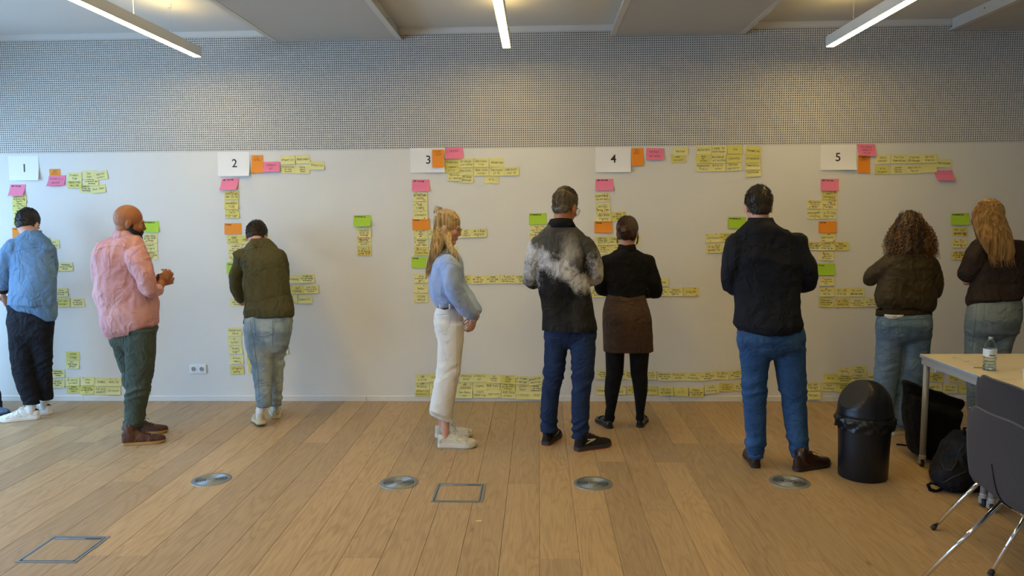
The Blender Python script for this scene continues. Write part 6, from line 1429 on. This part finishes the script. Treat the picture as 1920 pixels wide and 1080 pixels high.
# charcoal shell chairs
FAB = mat('charcoal_wool', S(59, 57, 63), .95, bump=((900, 900, 900), .4, .001), var=((260, 260, 260), S(51, 50, 55), .4, .6), sheen=.05)
PIPE = mat('charcoal_piping', S(84, 82, 86), .9)
def chair(x0, yc, lb):
    t = empty('shell_chair', (x0+.25, yc, 0), lb, 'chair', 'charcoal shell chairs at the table'); Mx = Matrix.Translation((x0, yc, 0))
    prof = [(.0, .835, .40), (.008, .80, .455), (.018, .75, .485), (.030, .69, .50), (.043, .62, .505), (.055, .56, .50), (.068, .51, .49), (.090, .468, .475), (.13, .440, .46), (.19, .428, .45), (.27, .430, .45), (.36, .440, .45), (.43, .447, .44), (.47, .440, .40), (.485, .425, .33)]
    def surf(i, u):
        x, z, w_ = prof[i]; y = u*w_/2; bend = .055*max(0, 1-i/8)*u*u+.0
        lift = .028*u*u*(1 if i > 6 else 0)*min(1, (i-6)/3 if i > 6 else 0)
        return Vector((x+bend, y, z+lift-(.035*abs(u)**4 if i == 0 else 0)))
    nu = 14; V = []; n = len(prof)
    for side in (0, 1):
        for i in range(n):
            a = surf(max(0, i-1), 0); c_ = surf(min(n-1, i+1), 0); tg = (c_-a).normalized(); nn_ = Vector((tg.z, 0, -tg.x))*-1
            for j in range(nu+1):
                u = -1+2*j/nu; p = surf(i, u); th = .030*(1-abs(u)**8*.75)*(1 if 0 < i < n-1 else .35)
                V.append(Mx @ (p+nn_*(th if side else 0)))
    N_ = n*(nu+1); Fs = []
    for i in range(n-1):
        for j in range(nu):
            a = i*(nu+1)+j; Fs += [(a, a+1, a+nu+2, a+nu+1), (a+N_, a+nu+1+N_, a+nu+2+N_, a+1+N_)]
    for i in range(n-1):
        for j in (0, nu): a = i*(nu+1)+j; Fs.append((a, a+nu+1, a+nu+1+N_, a+N_))
    for i in (0, n-1):
        for j in range(nu): a = i*(nu+1)+j; Fs.append((a, a+1, a+1+N_, a+N_))
    b = MB(); b.add(V, Fs); me = b.mesh('shell'); bm = bmesh.new(); bm.from_mesh(me); bmesh.ops.recalc_face_normals(bm, faces=bm.faces); bm.to_mesh(me); bm.free()
    me.shade_smooth(); sh = link('shell', me, FAB, t); md = sh.modifiers.new('s', 'SUBSURF'); md.levels = 1; md.render_levels = 1
    lo = 0 if V[0].x < V[N_].x else N_        # the outer (rear) skin is the one further from the seat
    def edge(side): return [V[i*(nu+1)+(0 if side < 0 else nu)]*.5+V[N_+i*(nu+1)+(0 if side < 0 else nu)]*.5 for i in range(n)]
    b = MB(); tp = [V[j]*.5+V[N_+j]*.5 for j in range(nu+1)]; b.tube(edge(-1)[::-1]+tp[1:-1]+edge(1), .0045, 8); b.build('piping', PIPE, sh, True)
    b = MB(); outer = min((0, N_), key=lambda o_: V[o_+3*(nu+1)+nu//2].x); b.tube([V[outer+i*(nu+1)+nu//2]+Vector((-.001, .03, 0)) for i in range(4, 9)], .0032, 8); b.build('back_seam', mat('dark_seam', S(34, 33, 38), .9), sh, True)
    for sy in (-1, 1):
        b = MB(); p0, p1 = Mx @ Vector((.17, sy*.155, .420)), Mx @ Vector((-.115, sy*.245, .012)); b.tube([p0, p1], .0105, 16, False); lg = b.build('leg', CHROME, t, True)
        b = MB(); d = (p1-p0).normalized(); b.tube([p1-d*.012, p1+d*.010], .0125, 14, False); b.build('foot_cap', BLACKR, lg)
        b = MB(); p0, p1 = Mx @ Vector((.33, sy*.155, .425)), Mx @ Vector((.47, sy*.235, .012)); b.tube([p0, p1], .0105, 16, False); lg = b.build('leg', CHROME, t, True)
        b = MB(); d = (p1-p0).normalized(); b.tube([p1-d*.012, p1+d*.010], .0125, 14, False); b.build('foot_cap', BLACKR, lg)
    b = MB(); b.tube([Mx @ Vector(p) for p in ((.17, -.155, .420), (.33, -.155, .425), (.33, .155, .425), (.17, .155, .420), (.17, -.155, .420))], .010, 10, False); b.build('seat_support', CHROME, t, True)
f1 = FL(1764, 993); f3 = FL(1842, 1079); chair((f1.x+f3.x)/2+.115, (f1.y+f3.y)/2, 'charcoal shell chair tucked under the table, half hidden by the nearer one')
c1 = ZP(1806, 757, .815); chair(c1.x-.035, c1.y-.235, 'charcoal shell chair in the front right corner, cut by the photo edge')
# bags
BAGM = cloth('black_bag_nylon', S(9, 9, 11), S(13, 13, 15), (9, 9, 9), .8, 500, .4)
def prism(b, poly, Y, th, tz=.6):
    """soft solid: a silhouette with real depth, thinner towards the front and back"""
    cx = sum(p[0] for p in poly)/len(poly); cy = sum(p[1] for p in poly)/len(poly)
    R = [[P(cx+(x-cx)*k, cy+(y-cy)*k, Y)+Vector((0, dy, 0)) for x, y in poly] for k, dy in ((tz, -th), (.93, -th*.6), (1, 0), (.93, th*.6), (tz, th))]
    b.rings(R)
b1 = FL(1745, 857); t = empty('roll_top_backpack', (b1.x, b1.y, 0), 'tall black roll-top backpack standing under the table corner', 'bag')
b = MB(); prism(b, [(1700, 735), (1797, 765), (1789, 790), (1796, 815), (1790, 835), (1770, 860), (1735, 859), (1710, 850), (1703, 822), (1697, 770)], b1.y, .13, .72)
prism(b, [(1691, 712), (1698, 713), (1745, 728), (1809, 751), (1805, 762), (1786, 784), (1720, 768), (1696, 752)], b1.y, .035, .95)
me = weld_out(b.mesh('g'), .009, 6); displace(me, folds(.0025, .0012, (7, 7, 7), 101)); me.name = 'bag_body'; bb_ = link('bag_body', me, BAGM, t)
BV['bag'] = BVHTree.FromPolygons([v.co for v in me.vertices], [p.vertices[:] for p in me.polygons])
seams('rolled_edge', t, 'bag', [[(1694, 716), (1745, 732), (1806, 753)]], .010, cloth('black_webbing', S(24, 24, 27)), .003)
patch('clip_strap', t, 'bag', [(1729, 776), (1734, 778), (1733, 788), (1727, 786)], mat('grey_clip', S(40, 42, 44), .5), .004)
b = MB(); p_ = [FL(1706, 842)+Vector((0, 0, .02)), FL(1700, 838)+Vector((0, 0, .01)), FL(1690, 836)+Vector((0, 0, .008)), FL(1682, 835)+Vector((0, 0, .006))]; b.tube(p_, .006, 8, True, flat=((0, 0, 1), .4)); b.build('strap', BAGM, t)
b2 = FL(1800, 920); t = empty('backpack', (b2.x, b2.y, 0), 'black backpack slumped on the floor behind the front chair', 'bag')
b = MB(); prism(b, [(1803, 808), (1790, 818), (1777, 830), (1771, 850), (1760, 870), (1752, 885), (1752, 905), (1762, 921), (1800, 931), (1845, 930), (1860, 900), (1855, 850), (1830, 812)], b2.y+.1, .13, .7)
b.ell(P(1790, 893, b2.y-.02), (.12, .07, .09))
me = weld_out(b.mesh('g'), .008, 6); displace(me, folds(.004, .0015, (9, 9, 9), 105)); me.name = 'bag_body'; link('bag_body', me, cloth('black_blue_nylon', S(14, 15, 20), S(20, 21, 28), (9, 9, 9), .7, 500, .4), t)
BV['bag2'] = BVHTree.FromPolygons([v.co for v in me.vertices], [p.vertices[:] for p in me.polygons])
seams('zip', t, 'bag2', [[(1806, 835), (1798, 850), (1792, 870), (1784, 882), (1770, 880), (1766, 866)], [(1768, 905), (1790, 893), (1810, 885)]], .006, BLACKR, .003)
b = MB(); pp = [P(1768, 916, b2.y-.02), P(1755, 922, b2.y-.03), P(1744, 918, b2.y-.03), P(1740, 909, b2.y-.03), P(1747, 906, b2.y-.03), P(1760, 910, b2.y-.02)]
for p in pp: p.z = max(.006, p.z)
b.tube(pp, .011, 10, True, flat=((0, 0, 1), .35)); b.build('strap_loop', BAGM, t)
b = MB(); pp = [P(1806, 812, b2.y+.06), P(1808, 803, b2.y+.06), P(1814, 802, b2.y+.06), P(1818, 812, b2.y+.06)]; b.tube(pp, .008, 8); b.build('grab_handle', BAGM, t)
b3 = FL(1935, 850); t = empty('shoulder_bag', (b3.x, b3.y, 0), 'dark bag standing under the table at the right edge', 'bag')
b = MB(); prism(b, [(1902, 738), (1925, 732), (1960, 734), (1966, 800), (1962, 868), (1908, 868), (1899, 800)], b3.y, .10, .75)
me = weld_out(b.mesh('g'), .010, 6); displace(me, folds(.006, .002, (8, 8, 8), 107)); me.name = 'bag_body'; link('bag_body', me, BAGM, t)
b = MB(); b.tube([P(1918, 736, b3.y), P(1922, 722, b3.y), P(1940, 720, b3.y), P(1946, 736, b3.y)], .007, 8); b.build('handle', BAGM, t)
# one yellow and one white crumb on the oak
q = FL(897, 977); t = empty('paper_scrap', (q.x, q.y, 0), 'tiny yellow scrap on the floor in front of the hatch', 'paper scrap', local=True); b = MB(); b.add([(-.018, -.003, .001), (.012, -.005, .001), (.02, .003, .003), (-.008, .004, .002)], [(0, 1, 2, 3)]); b.build('scrap', YEL, t)
